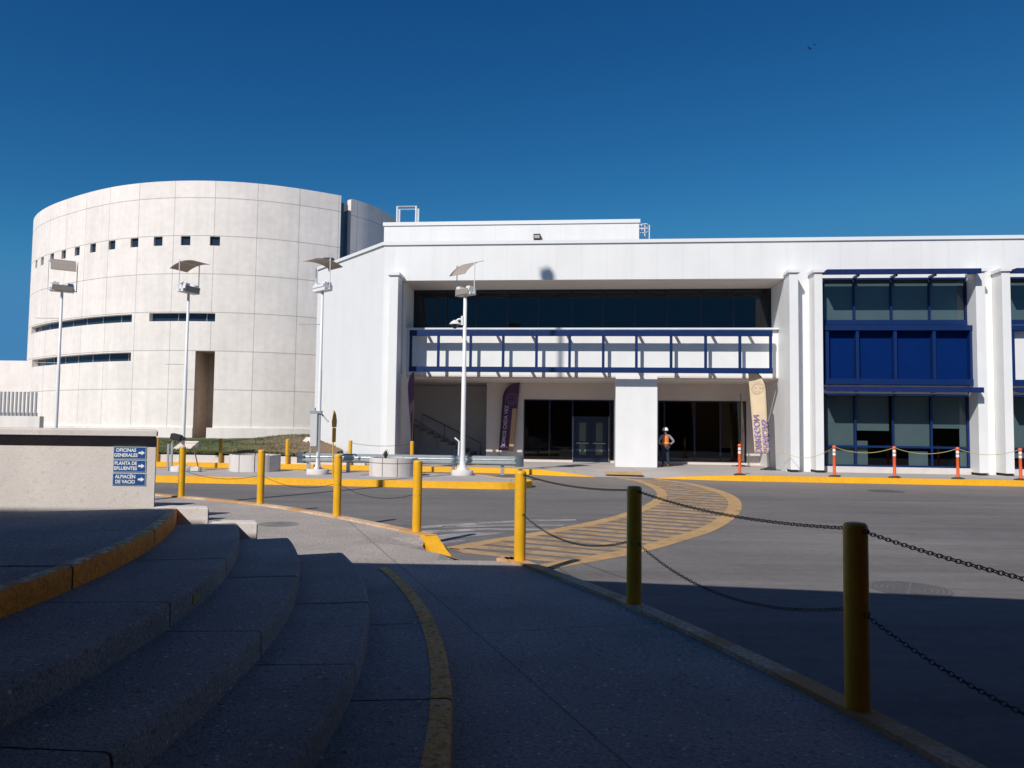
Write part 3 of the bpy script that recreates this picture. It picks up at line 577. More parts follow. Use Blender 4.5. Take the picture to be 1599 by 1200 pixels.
# balcony frame with struts
fr_=MB().box(-15.26,-.37,1.14,1.26,5.53,5.77).box(-15.26,-.37,1.14,1.26,4.02,4.24)
for p in [-15.2,-14.02,-12.65,-11.28,-9.89,-8.52,-7.14,-5.79,-4.39,-3.01,-1.65,-.44]: fr_.box(p-.055,p+.055,1.16,1.24,4.24,5.53)
bf=B(fr_,'balcony_frame',M_blue,bev=.004)
for k in range(10):
    uu=-14.6+k*1.49
    for z in (5.60,4.08): MB().box(uu-.04,uu+.04,1.262,1.749,z,z+.11).build('strut',M_whitep,bf)
# bays with blue panels
def bay(u0,u1,first=True,whitepanel=False):
    cuts=[u0+(u1-u0)*f for f in (.22,.48,.745)]
    window(u0,u1,6.06,7.77,.70,cuts,fr=.06,glass=M_glass,blinds=[(u0+.05,u1-.05,6.1,7.72)],depth=1.2,name='bay_window',back=M_int)
    bl=[]
    cs=[u0]+cuts+[u1]
    if first: bl=[(cs[0]+.04,cs[1]-.03,.42,3.15),(cs[1]+.05,cs[2]-.1,1.78,3.15),(cs[1]+.05,cs[1]+.5,.42,1.38),(cs[2]+.05,cs[3]-.03,1.2,3.15),(cs[2]+.62,cs[3]-.1,.42,1.0),(cs[3]+.05,cs[4]-.05,1.9,3.15),(cs[4]-.3,cs[4]-.05,.42,1.9)]
    else: bl=[(cs[0]+.04,cs[2]-.03,.8,3.15),(cs[2]+.05,cs[4]-.05,1.6,3.15)]
    window(u0,u1,.38,3.2,.70,cuts,trans=(1.16,),fr=.07,glass=M_glass,blinds=bl,depth=3.5,name='bay_window',back=M_dark)
    B(MB().box(u0-.02,u1+.02,.64,.9,.146,.378),'bay_sill',M_tile)
    B(MB().box(u0,u1,.66,.9,5.93,6.058),'bay_rail',M_blue)
    B(MB().box(u0,u1,.72,.9,3.202,5.928),'bay_wall',M_whitep)
    p=B(MB().box(u0-.03,u1+.04,.30,.66,5.66,5.86).box(u0-.03,u1+.06,.30,.66,3.56,3.78),'bay_panel_frame',M_blue,bev=.004)
    for c_ in [u0+.06]+cuts+[u1-.02]: MB().box(c_-.06,c_+.06,.34,.655,3.782,5.658).build('panel_post',M_blue,p)
    MB().box(u0,u1,.60,.715,3.55,5.90).build('blue_panel' if not whitepanel else 'white_panel',M_bluel if not whitepanel else M_whitep,p)
    for zt in (7.93,3.46):
        aw=B(MB().add([(u0-.15,-.42,zt-.22),(u1+.02,-.42,zt-.22),(u1+.02,.36,zt-.08),(u0-.15,.36,zt-.08),(u0-.15,-.42,zt-.02),(u1+.02,-.42,zt-.02),(u1+.02,.36,zt),(u0-.15,.36,zt)],[(0,3,2,1),(4,5,6,7),(0,1,5,4),(1,2,6,5),(2,3,7,6),(3,0,4,7)]),'awning',M_awn)
        for c_ in cuts: MB().box(c_-.03,c_+.03,.1,.69,zt-.19,zt-.09).build('awning_bracket',M_blue,aw)
bay(1.45,6.86); bay(8.28,13.88,False,True); bay(15.3,20.9,False,True)
# penthouse, roof ladders, wall light
B(MB().box(-17.51,-5.43,5.0,13,ZT-.3,11.27),'roof_room',M_white); B(MB().box(-17.56,-5.38,4.95,13.05,11.272,11.44),'roof_room_trim',M_trim)
wl=B(MB().box(-10.32,-10.0,4.80,4.99,10.52,10.76),'wall_floodlight',M_black); MB().box(-10.28,-10.04,4.795,4.803,10.56,10.70).build('lens',mat('lamp lens',(.45,.40,.36),.2),wl)
def hoop(x0,x1,y,zb,zt,name='roof_ladder'):
    return B(MB().tube([(x0,y,zb),(x0,y,zt),(x1,y,zt),(x1,y,zb)],.055,6,sm=False),name,M_pole)
a=(YY(620,322,36).x,0)
def lu_old(px,py,d): 
    v=ray(px,py); c=Vector((0,0,CZ)); t=((O+N*d-c).dot(N))/v.dot(N); p=c+v*t; return (p-O).dot(U),p.z
x0,zt=lu(620.5,323,9); x1,_=lu(650,322,9); hoop(x0,x1,9,11.3,zt); x0,zt=lu(624,327.5,9.9); x1,_=lu(653.5,327,9.9); hoop(x0,x1,9.9,11.3,zt)
cg=MB(); xa,za=lu(1000,352,6); xb,_=lu(1015,352,6)
for px in (1002,1007,1014): x_,_=lu(px,352,6); cg.tube([(x_,6,ZT-.3),(x_,6,za)],.028,6)
for z in (za,za-.22): cg.tube([(xa-.2,6,z),(xa+.25,5.75,z),(xb,6.1,z),(xa+.3,6.6,z),(xa-.2,6.6,z)],.025,6)
B(cg,'ladder_cage',M_pole)
for pts in ([(507,409),(515,406)],): 
    p=G(511,409,ZT); uu=(p-O).dot(U); dd=(p-O).dot(N); B(MB().box(uu-.2,uu+.25,dd,dd+.3,ZT-.1,ZT+.2),'roof_lamp',M_black)
# interior core so no light leaks
B(MB().box(-15.4,30,8.6,25,.1,ZT-.55),'core',M_dark)
B(MB().box(-15.5,-.3,3.1,3.3,7.70,8.6),'header_wall',M_whitep)
# ---- staircase in the recess
stc=thing('entrance_stairs','shaded grey stairs climbing inside the left of the entrance recess','stairs',O,-AL)
us,_=lu(747,708,6.2); ue,_=lu(652,675,6.2)
for k in range(10):
    MB().box(-20,us+(ue-us)/8*k,5.7+.12*k,8.28,.147+.165*k,.147+.165*(k+1)-.001).build('stair_tread',mat('stair concrete',(.50,.46,.43),.85,var=.1,bump=.4),stc,bev=.008)
def rail(pts,label,posts,d):
    t=thing('handrail',label,'handrail',O,-AL,'handrails on the entrance stairs'); P=[(lambda q:(q[0],d,q[1]))(lu(*p,d)) for p in pts]
    MB().tube(P,.025,8).build('top_rail',M_steel,t)
    for (x,y0,y1) in posts:
        a=lu(x,y0,d); b=lu(x,y1,d); MB().tube([(a[0],d,a[1]),(b[0],d,b[1])],.02,8).build('post',M_steel,t)
rail([(628,644),(640,651),(708,692)],'near dark handrail passing behind the purple edge-on flag',[(657,662,690),(683,678,704),(706,691,716)],5.6)
rail([(660,690),(660,647),(750,692),(750,715)],'far dark handrail against the recess wall',[(694,664,690)],8.1)
# ================================================================== ROUND BUILDING
rb=thing('round_building','large round pale concrete building with rows of small square windows','building')
HH=16.
TP=[(50,350),(65,327.5),(105,311),(170,292.5),(244,283.2),(304,281.7),(352.5,282.5),(416,287.2),(476,295.5),(533,305.8)]
def plan(q): v=ray(*q); return Vector((HH*v.x/v.z,HH*v.y/v.z))
P1=[Vector((-24,98)),Vector((-34,92)),Vector((-39.5,84)),Vector((-41.6,75)),Vector((-41.3,67))]+[plan(q) for q in TP]
# relax noise
for _ in range(2):
    P1=[P1[0]]+[ (P1[i]*2+P1[i-1]+P1[i+1])/4 if 3<i<len(P1)-1 and False else P1[i] for i in range(1,len(P1)-1)]+[P1[-1]]
def resample(P,n):
    L_=[0]
    for a,b in zip(P[:-1],P[1:]): L_.append(L_[-1]+(b-a).length)
    out=[];j=0
    for i in range(n+1):
        s=L_[-1]*i/n
        while j<len(L_)-2 and L_[j+1]<s: j+=1
        t=(s-L_[j])/(L_[j+1]-L_[j]); out.append(P[j].lerp(P[j+1],t))
    return out,L_[-1]
D1=[Vector((p.x,p.y)) for p in catmull(P1,14)]
D1,_l=resample(D1,160)
for _ in range(30): D1=[D1[0]]+[(D1[i-1]+D1[i]*2+D1[i+1])/4 for i in range(1,160)]+[D1[160]]
P2=[(548.5,311.5),(575,319),(592,326),(608,336),(621,346)]
D2=[Vector((p.x,p.y)) for p in catmull([plan(q) for q in P2]+[Vector((-8.6,64)),Vector((-9.5,72)),Vector((-13,82)),Vector((-24,98))],10)]
D2,_l2=resample(D2,80)
for _ in range(6): D2=[D2[0]]+[(D2[i-1]+D2[i]*2+D2[i+1])/4 for i in range(1,80)]+[D2[80]]
def cum(D):
    L_=[0.]
    for a,b in zip(D[:-1],D[1:]): L_.append(L_[-1]+(b-a).length)
    return L_
def pixs(D,Lc,px,py=450):  # arc position where the wall is seen at a pixel column
    v=ray(px,py); d=Vector((v.x,v.y)); best=None
    for i in range(len(D)-1):
        a,b=D[i],D[i+1]; fa=a.x*d.y-a.y*d.x; fb=b.x*d.y-b.y*d.x
        if fa*fb<=0 and fa!=fb:
            t=fa/(fa-fb); p=a.lerp(b,t)
            if best is None or p.length<best[1]: best=(Lc[i]+(Lc[i+1]-Lc[i])*t,p.length,p)
    return best
L1=cum(D1)
def at(D,Lc,s):
    s=max(0,min(Lc[-1],s)); lo=0
    for i in range(len(Lc)-1):
        if Lc[i+1]>=s: lo=i; break
    t=(s-Lc[lo])/(Lc[lo+1]-Lc[lo]); p=D[lo].lerp(D[lo+1],t); tt=(D[min(lo+2,len(D)-1)]-D[max(lo-1,0)]).normalized(); return p,tt
ZTOP=CZ+HH
openings=[]   # s0,s1,z0,z1,depth,kind
for px,wp in ((333,15),(287,14),(244,12),(207,10.5),(172,9),(142.5,7),(118,5.5),(97,4.5),(79,3.6),(64,3),(55,2.4)):
    a=pixs(D1,L1,px); s=a[0]; openings.append((s-.33,s+.33,13.45,14.07,.16,'square_window'))
def zat(px,py):
    a=pixs(D1,L1,px,py); v=ray(px,py); k=a[2].length/Vector((v.x,v.y)).length; return CZ+v.z*k
s0=pixs(D1,L1,49,515)[0]; s1=pixs(D1,L1,206,497)[0]; openings.append((s0,s1,zat(206,503.2),zat(206,491),.35,'ribbon_window'))
s0=pixs(D1,L1,233,497)[0]; s1=pixs(D1,L1,336,497)[0]; openings.append((s0,s1,zat(336,502.5),zat(336,489.3),.35,'ribbon_window'))
s0=pixs(D1,L1,50,565)[0]; s1=pixs(D1,L1,204.5,555)[0]; openings.append((s0,s1,zat(204,564),zat(204,550.5),.45,'ribbon_window'))
s0=pixs(D1,L1,303.5,600)[0]; s1=pixs(D1,L1,334,600)[0]; openings.append((s0,s1,.55,zat(318,548.5),2.2,'niche'))
openings.append((pixs(D1,L1,42.5,522)[0]-1.2,pixs(D1,L1,42.5,522)[0]+.2,8.35,9.0,.35,'ribbon_window')) if pixs(D1,L1,42.5,522) else None
def cwall(D,Lc,zb,zt,ops,name,parent,m):
    ss=set([i*Lc[-1]/130 for i in range(131)]); zs={zb,zt}
    for o in ops: ss|={o[0],o[1]}; zs|={o[2],o[3]}
    ss=sorted(s for s in ss if 0<=s<=Lc[-1]); ss=[s for i,s in enumerate(ss) if i==0 or s-ss[i-1]>1e-4]; zs=sorted(zs); mb=MB(); uv=[]
    pos=[at(D,Lc,s) for s in ss]
    for s,(p,t) in zip(ss,pos):
        for z in zs: mb.v.append(Vector((p.x,p.y,z))); uv.append((s,z))
    nz=len(zs)
    for i in range(len(ss)-1):
        for j in range(nz-1):
            sm=(ss[i]+ss[i+1])/2; zm=(zs[j]+zs[j+1])/2
            if any(o[0]<sm<o[1] and o[2]<zm<o[3] for o in ops): continue
            mb.f.append([i*nz+j,(i+1)*nz+j,(i+1)*nz+j+1,i*nz+j+1]); mb.sm.append(True)
    mb.uv=uv
    o=mb.build(name,m,parent)
    # thickness at the top
    tp=MB(); inn_=[Vector((p.x+ -t.y*.5,p.y+t.x*.5)) for p,t in pos]; strip(tp,[p for p,t in pos],inn_,zt-.001); n_=len(pos)
    tp.add([(q.x,q.y,zt) for q in inn_]+[(q.x,q.y,zt-3) for q in inn_],[(i+1,i,n_+i,n_+i+1) for i in range(n_-1)]); tp.build('parapet_top',M_roundp,parent)
    return o
cwall(D1,L1,.2,ZTOP,openings,'curved_wall',rb,M_round)
M_rglass=mat('round building glass',(.02,.035,.06),.08,spec=.35); M_niche=mat('niche concrete',(.56,.46,.38),.85,var=.1,streak=.1)
for (a,b,z0,z1,dep,kind) in openings:
    nseg=max(1,int((b-a)/.6)); A=[at(D1,L1,a+(b-a)*i/nseg) for i in range(nseg+1)]
    O_=[p for p,t in A]; I_=[Vector((p.x-t.y*dep,p.y+t.x*dep)) for p,t in A]; rv=MB(); n_=nseg+1
    strip(rv,O_,I_,z0); strip(rv,I_,O_,z1)
    rv.add([(O_[0].x,O_[0].y,z0),(I_[0].x,I_[0].y,z0),(I_[0].x,I_[0].y,z1),(O_[0].x,O_[0].y,z1)],[(0,1,2,3)]); rv.add([(O_[-1].x,O_[-1].y,z0),(I_[-1].x,I_[-1].y,z0),(I_[-1].x,I_[-1].y,z1),(O_[-1].x,O_[-1].y,z1)],[(3,2,1,0)])
    w_=rv.build('window' if kind!='niche' else 'door_niche',M_roundp if kind!='niche' else M_niche,rb)
    MB().add([(p.x,p.y,z0) for p in I_]+[(p.x,p.y,z1) for p in I_],[(i,i+1,n_+i+1,n_+i) for i in range(nseg)]).build('pane' if kind!='niche' else 'niche_back',M_rglass if kind!='niche' else M_niche,w_)
    if kind=='ribbon_window' and b-a>3:
        mu=MB()
        for i in range(0,nseg+1,3):
            p,t=at(D1,L1,a+(b-a)*i/nseg); q=Vector((p.x-t.y*(dep-.03),p.y+t.x*(dep-.03))); mu.tube([(q.x,q.y,z0),(q.x,q.y,z1)],.035,4,sm=False)
        mu.build('frame',M_grey,w_)
L2=cum(D2); cwall(D2,L2,.2,ZTOP+.05,[],'curved_wall',rb,M_round)
# recessed dark glass slot between the two shells
pa=D1[-1]; pb=D2[0]; ta=(D1[-1]-D1[-3]).normalized(); tb=(D2[2]-D2[0]).normalized(); na=Vector((-ta.y,ta.x)); nb_=Vector((-tb.y,tb.x))
ga=pa+na*.35; gb=pb+nb_*.35
MB().add([(ga.x,ga.y,.3),(gb.x,gb.y,.3),(gb.x,gb.y,ZTOP-.35),(ga.x,ga.y,ZTOP-.35)],[(0,1,2,3)]).build('glass_slot',mat('slot glass',(.02,.06,.10),.08,spec=1.0),rb)
for p_,n_v in ((pa,na),(pb,nb_)):
    q=p_+n_v*.4; MB().add([(p_.x,p_.y,.2),(q.x,q.y,.2),(q.x,q.y,ZTOP),(p_.x,p_.y,ZTOP)],[(0,1,2,3)]).build('wall_end',M_roundp,rb)
# plinth
pl=MB(); 
for sa,sb in ((L1[-1]*.2,openings[-2][0]-.25 if len(openings)>15 else openings[-1][0]-.25),(([o for o in openings if o[5]=='niche'][0][1])+.05,L1[-1]-.1)):
    pass
nich=[o for o in openings if o[5]=='niche'][0]
for sa,sb in ((L1[-1]*.25,nich[0]+.02),(nich[1]-.35,L1[-1]-.1)):
    A=[at(D1,L1,sa+(sb-sa)*i/40) for i in range(41)]; band(pl,[Vector((p.x+t.y*.12,p.y-t.x*.12)) for p,t in A],[p for p,t in A],.2,1.42)
fixn(pl.build('plinth',M_roundp,rb))
MB().add([(p.x,p.y,ZTOP-1.2) for p in D1]+[(p.x,p.y,ZTOP-1.2) for p in D2[::-1]],[list(range(len(D1)+len(D2)))]).build('roof',M_roundp,rb)
# inside of niche: dark leaning shadowed slab
p,t_=at(D1,L1,(nich[0]+nich[1])/2)
# annex wall with bar fence, far left
an=thing('annex_wall','plain pale concrete boundary wall left of the round building','wall',(0,0,0))
a=YY(-60,563,62); MB().box(-75,-36.2,62,62.6,.1,YY(20,563.5,62).z).build('wall_body',M_roundp,an)
fw_=thing('fence_wall','low pale concrete base wall under the bar fence at far left','wall'); fx1=YY(62,652,44).x; fz=YY(30,650,44).z; MB().box(-60,fx1,44,44.4,.1,fz).build('wall_body',M_roundp,fw_)
fe=thing('bar_fence','grey vertical bar fence on a low wall at the far left','fence')
for i in range(60):
    x=fx1-.35-i*.228*1.0
    if x<-48: break
    MB().box(x-.045,x+.045,44.1,44.19,fz,YY(30,612,44).z).build('bar',M_grey,fe)
    MB().box(x-.075,x+.075,44.06,44.23,fz,fz+.2).build('bar_foot',M_grey,fe)
# ================================================================== LAMP POSTS
def lamp_mesh():
    t=thing('lamp_post','','lamp post')
    MB().lathe([(.36,0),(.36,.15),(.33,.17),(0,.17)],28).build('footing',M_tile,t,bev=0)
    MB().lathe([(.20,.17),(.20,.19),(.12,.26),(.085,.5),(.08,.9),(.078,3.4),(.066,3.42),(.058,6.05),(0,6.06)],18).build('pole',M_pole,t)
    h=MB().box(-.36,.36,-.13,.15,5.98,6.10).box(-.30,.34,-.17,.17,6.10,6.20).box(-.28,-.10,-.16,.1,6.20,6.28).tube([(-.12,.05,6.2),(-.22,.02,6.32),(-.34,0,6.24)],.025).box(.15,.32,-.12,.12,6.2,6.27)
    hd=h.build('floodlight',M_pole,t,bev=.008); MB().box(-.30,.30,-.18,-.172,6.0,6.19).build('lens',mat('floodlight lens',(.30,.26,.22),.3),hd)
    rd=MB().tube([(-.42,0,6.0),(-.42,0,7.05)],.016,6).tube([(.42,0,6.0),(.42,0,7.05)],.016,6).tube([(-.44,0,6.98),(.44,0,6.98)],.013,6).tube([(-.42,0,6.03),(.42,0,6.03)],.018,6).build('bracket_rods',M_pole,t)
    return t
def reflector(t,tilt):
    w_=.37; n_=12; vs=[];
    for i in range(n_+1):
        a=(i/n_-.5)*.72; y=1.5*math.sin(a); z=1.5*math.cos(a)-1.5
        for x in (-w_,w_):
            for th in (0,.012): vs.append((x,y*1.0,z+th))
    fs=[]
    for i in range(n_):
        o=i*4; fs+=[(o,o+4,o+6,o+2),(o+1,o+3,o+7,o+5),(o,o+1,o+5,o+4),(o+2,o+6,o+7,o+3)]
    fs+=[(0,2,3,1),(n_*4,n_*4+1,n_*4+3,n_*4+2)]
    mb=MB(); mb.add(vs,fs,False); mb.xf(Matrix.Translation((0,0,6.98))@Matrix.Rotation(tilt,4,'X')); return fixn(mb.build('reflector',M_refl,t))
lp=lamp_mesh(); first=True
LP=[(-15.25,25.35,R(33),R(29),'lamp post furthest left with its curved reflector facing the camera',((5.08,-.85),(3.57,-.85))),
    (-10.95,25.3,R(66),R(-10),'lamp post before the round building with its reflector seen edge-on',((3.57,-.7),)),
    (-6.28,24.7,R(136),R(6),'lamp post with an electric box at the left edge of the white building',((4.9,-.75),)),
    (-1.60,25.1,R(-42),R(33),'lamp post in front of the entrance with a dome camera on it',())]
pr=lp
lamps=[]
for i,(x,y,rz,tl,lb,arms) in enumerate(LP):
    o=pr if i==0 else dup(pr); lamps.append(o)
for o,(x,y,rz,tl,lb,arms) in zip(lamps,LP):
    o.location=(x,y,.146); o['label']=lb; o['group']='tall lamp posts on the traffic island'; o.rotation_euler=(0,0,rz); reflector(o,tl)
    for c_ in o.children:
        if c_.name.startswith('pole') and x<-2: c_.scale=(.72,.72,1)
    for z,dx in arms:
        v=Matrix.Rotation(-rz,3,'Z')@Vector((dx,0,0)); a=MB().tube([(0,0,z),(v.x,v.y,z)],.012,6); a.build('banner_arm',M_grey,o)
# dome camera on the last post
cp=Vector((-1.60,25.1,0)); cz=5.15
dc=thing('security_camera','white dome security camera on the lamp post before the entrance','camera',(cp.x-.10,cp.y-.03,cz))
MB().box(-.03,.05,-.04,.04,-.02,.28).tube([(0,0,.18),(-.12,0,.17),(-.2,0,.1)],.035).build('bracket',M_pole,dc)
MB().lathe([(.20,0),(.17,.05),(.10,.10),(.05,.14),(0,.15)],20,(-.23,0)).build('hood',M_pole,dc); MB().lathe([(0,-.15),(.06,-.13),(.10,-.06),(.11,0),(.13,.0)],20,(-.23,0)).build('dome',mat('dome glass',(.06,.05,.05),.1),dc)
# electric cabinet on third post
cb=thing('electric_cabinet','tall narrow grey electric box strapped to the lamp post by the white building','electric box',(-6.28,24.7,0))
MB().box(-.22,.0,-.24,-.06,1.05,2.12).build('box_body',mat('cabinet grey',(.55,.55,.55),.5,var=.05),cb,bev=.01)
MB().box(.03,.09,-.2,-.13,.15,2.2).box(-.24,-.20,-.2,-.15,.15,1.04).box(-.25,.12,-.25,-.05,2.12,2.2).build('support_channel',M_galv,cb)
MB().tube([(.1,-.1,2.1),(.35,-.2,1.85)],.025,6).tube([(-.12,-.1,2.2),(-.12,-.1,2.3)],.03,6).build('antenna',M_grey,cb)
# ================================================================== GUARDRAIL
gr=thing('guardrail','galvanised steel W-beam guardrail along the back of the traffic island','guardrail',O,-AL)
def lu0(px,py,d): return lu(px,py,d)
g0,_=lu(474,715,-4.75); g1,_=lu(806,720,-4.75)
prof=[(-.02,.155),(-.06,.12),(-.095,.10),(-.095,.06),(-.03,.015),(-.03,-.015),(-.095,-.06),(-.095,-.10),(-.06,-.12),(-.02,-.155)]
zc=.62
def beam(ua,ub,nm='rail_beam'):
    mb=MB(); n_=len(prof)
    vs=[(ua,-4.75+y,zc+z) for y,z in prof]+[(ub,-4.75+y,zc+z) for y,z in prof]+[(ua,-4.75+y+.006,zc+z) for y,z in prof]+[(ub,-4.75+y+.006,zc+z) for y,z in prof]
    fs=[(i,i+1,n_+i+1,n_+i) for i in range(n_-1)]+[(2*n_+i+1,2*n_+i,3*n_+i,3*n_+i+1) for i in range(n_-1)]+[(0,n_,3*n_,2*n_),(n_-1,3*n_-1,4*n_-1,2*n_-1)]
    mb.add(vs,fs); return fixn(mb.build(nm,M_galv,gr))
mid,_=lu(652,715,-4.75); beam(g0,mid); 
gb2=beam(mid-.15,g1); gb2.location.y=-.008
for px in (483,545,618,708,785):
    uu,_=lu(px,730,-4.6); MB().box(uu-.055,uu+.055,-4.73,-4.63,.147,.72).box(uu-.075,uu+.075,-4.74,-4.735,.5,.74).build('rail_post',M_galv,gr)
def endcap(ua,s,m,nm):
    mb=MB(); pts=[]
    for i in range(9):
        a=i/8*PI; pts.append((ua+s*.30*math.sin(a),-4.83+.12-.12*math.cos(a)))
    n_=9; mb.add([(p[0],p[1],zc-.19) for p in pts]+[(p[0],p[1],zc+.19) for p in pts],[(i,i+1,n_+i+1,n_+i) for i in range(8)],True); mb.add([(p[0],p[1],zc-.19) for p in pts],[list(range(9))]); mb.add([(p[0],p[1],zc+.19) for p in pts],[list(range(8,-1,-1))]); mb.build(nm,m,gr)
endcap(g1-.05,1,mat('end terminal steel',(.20,.27,.28),.4,metal=.6,var=.1),'end_terminal'); endcap(g0+.05,-1,mat('end terminal dark',(.13,.15,.17),.45,metal=.5,var=.1),'end_terminal')
# small white post by the guardrail
pp=W(*( -12.25,-3.9),.0); sp=thing('white_stub_post','slim white post with a tilted head behind the guardrail','post',(pp.x,pp.y,ZR))
MB().tube([(0,0,0),(0.02,0,1.28),(-.14,0,1.40)],.035,8).build('post_body',M_pole,sp)
# ================================================================== PLANTERS
def planter(cx,cy,r,h,label,agave):
    t=thing('planter',label,'planter',(cx,cy,.146),0,'round concrete planters on the traffic island')
    n_=10
    for k in range(n_):
        a0=2*PI*k/n_+.012; a1=2*PI*(k+1)/n_-.012; ar=[a0+(a1-a0)*i/5 for i in range(6)]
        pts=[(r*math.cos(a),r*math.sin(a)) for a in ar]+[((r-.09)*math.cos(a),(r-.09)*math.sin(a)) for a in ar[::-1]]
        MB().prism(pts,0,h+random.uniform(-.006,.006)).build('concrete_segment',M_tile,t,bev=.006)
    MB().lathe([(r-.1,0),(r-.1,h-.05)],24).build('soil',mat('planter soil',(.09,.085,.06),.95,var=.3,vscale=10,bump=1,bscale=30),t)
    return t
planter(-3.78,24.45,.77,.58,'round concrete planter of vertical segments in front of the guardrail',True)
planter(-8.75,25.95,.84,.56,'round concrete planter of vertical segments furthest left, before the grass',False)
ag=thing('agave_plant','small dark spiky plant in the planter before the guardrail','plant',(-4.05,24.5,.66))
mb=MB()
for k in range(14):
    a=k*2.4; tl=.25+.5*(k%5)/5; l=.22+.06*(k%3); dx,dy=math.cos(a),math.sin(a); px_,py_=-dy*.028,dx*.028
    tip=(dx*l*tl*.8,dy*l*tl*.8,l); mb.add([(px_,py_,0),(-px_,-py_,0),(dx*l*tl*.45-px_,dy*l*tl*.45-py_,l*.6),tip,(dx*l*tl*.45+px_,dy*l*tl*.45+py_,l*.6)],[(0,1,2,3,4)])
mb.build('leaves',mat('agave leaf',(.05,.07,.045),.6,var=.2,vscale=10),ag)
# ================================================================== SIGN POST (seen nearly from its edge) + floodlight + boxes
s_=G(519.5,745.5,.15)
sg=thing('leaning_sign_post','thin yellow sign post with a pointed plate over a square plate, seen from behind','sign',(s_.x,s_.y,.146),R(85))
MB().tube([(0,0,0),(-.03,0,1.0),(-.05,0,2.05)],.022,8).build('post',M_yb,sg)
mb=MB().box(-.22,.12,-.03,-.02,1.08,1.52); mb.build('square_plate',M_yold,sg)
mb=MB(); pts=[(-.26,1.54),(.16,1.54),(.19,1.72),(.10,1.92),(-.05,2.05),(-.20,1.92),(-.29,1.72)]; mb.add([(x,-.03,z) for x,z in pts]+[(x,-.02,z) for x,z in pts],[list(range(7)),list(range(13,6,-1))]+[(i,i+7,(i+1)%7+7,(i+1)%7) for i in range(7)]); fixn(mb.build('pointed_plate',M_yold,sg))
f_=G(265,736,.15); fl=thing('ground_floodlight','dark floodlight on a pair of grey channel posts right of the sign wall','floodlight',(f_.x,f_.y,.146))
MB().box(-.10,-.04,-.03,.03,0,.9).box(.02,.08,-.03,.03,0,.9).xf(Matrix.Shear('XZ',4,(0,0)) if False else Matrix.Identity(4)).build('channel_post',M_grey,fl)
MB().tube([(.03,0,.85),(.12,0,1.12)],.03,6).build('arm',M_grey,fl)
mb=MB().box(-.2,.16,-.13,.13,-.10,.10).box(.1,.26,-.09,.09,-.06,.05).xf(Matrix.Translation((.22,0,1.13))@Matrix.Rotation(R(12),4,'Y')); mb.build('lamp_head',M_black,fl,bev=.02)
MB().tube([(.75,.0,.85),(.95,0,.12)],.02,6).build('brace',mat('rusty steel',(.22,.10,.06),.7),fl)
f2=thing('concrete_footing','small rough concrete footings beside the ground floodlight','footing',(f_.x+.3,f_.y-.1,.146)); MB().box(-.1,.22,-.15,.15,0,.19).box(.45,.75,-.1,.2,0,.16).build('blocks',M_conc,f2,bev=.03)
for (px,py,lb,wd) in ((482,693.5,'white wedge-shaped concrete drain head on the mound by the white building',.30),(288,700,'pale sloping concrete drain slab in the turf before the round building',.36)):
    d=35. if px>400 else 33.6; p=YY(px,py,d); t=thing('drain_head',lb,'drain',(p.x,p.y,p.z-.02),0,'concrete drain heads on the grass mound')
    MB().add([(-wd*1.25,-.1,-.1),(wd*.9,-.1,-.1),(wd*1.25,.45,-.1),(-wd*.8,.45,-.1),(-wd*1.25,-.1,.02),(wd*.9,-.1,.02),(wd*1.25,.45,.32),(-wd*.8,.45,.32)],[(0,3,2,1),(4,5,6,7),(0,1,5,4),(1,2,6,5),(2,3,7,6),(3,0,4,7)]).build('slab',mat('drain concrete',(.66,.58,.52),.85,var=.08),t)
    if px>400: MB().add([(-.12,-.02,.075),(.03,-.02,.075),(-.03,.14,.165)],[(0,1,2)]).build('opening',M_black,t)
# ================================================================== FEATHER FLAGS
def flag(p,h,wd,rz,label,scheme,lean=0.,z0=.42,lettering=None,flip=1):
    t=thing('feather_flag',label,'flag',(p.x,p.y,.146),rz,'feather flags at the entrance')
    n_=26; rows=[]
    for i in range(n_+1):
        f=i/n_; z=z0+(h-z0)*f
        wf=wd*(.86+.14*f) if f<.80 else wd*math.sqrt(max(0,1-((f-.80)/.20)**2))*1.0
        xo=lean*f; rows.append((z,xo,wf))
    def sheet(z_lo,z_hi,a,b,yo,m,nm,par,th=.004):
        mb=MB(); vs=[];c=0
        for (z,xo,wf) in rows:
            if z_lo-1e-6<=z<=z_hi+1e-6:
                for q in range(7):
                    tt=a+(b-a)*q/6; x=xo+flip*wf*tt; y=.05*math.sin(tt*3.0+z*1.6)*wf/wd*(.3+tt)+yo
                    vs.append((x,y,z))
                c+=1
        mb.add(vs,[(i*7+q,i*7+q+1,(i+1)*7+q+1,(i+1)*7+q) for i in range(c-1) for q in range(6)],True)
        o=mb.build(nm,m,par); sd=o.modifiers.new('s','SOLIDIFY'); sd.thickness=th; sd.offset=0; return o
    main,accent=scheme
    fb=sheet(0,9,0,1,0,main,'fabric',t)
    MB().tube([(0,0,0)]+[(xo*1.0,0,z) for z,xo,wf in rows]+[(rows[-1][1]+flip*.02,0,h+.03)],.014,8).build('pole',M_black,t)
    mb=MB(); 
    for a in (0,90): mb.tube([(-.4*math.cos(R(a)),-.4*math.sin(R(a)),.02),(.4*math.cos(R(a)),.4*math.sin(R(a)),.02)],.018,6)
    mb.lathe([(.22,0),(.22,.05),(.12,.07)],16); mb.build('base',M_rub,t)
    return t,fb,rows,sheet
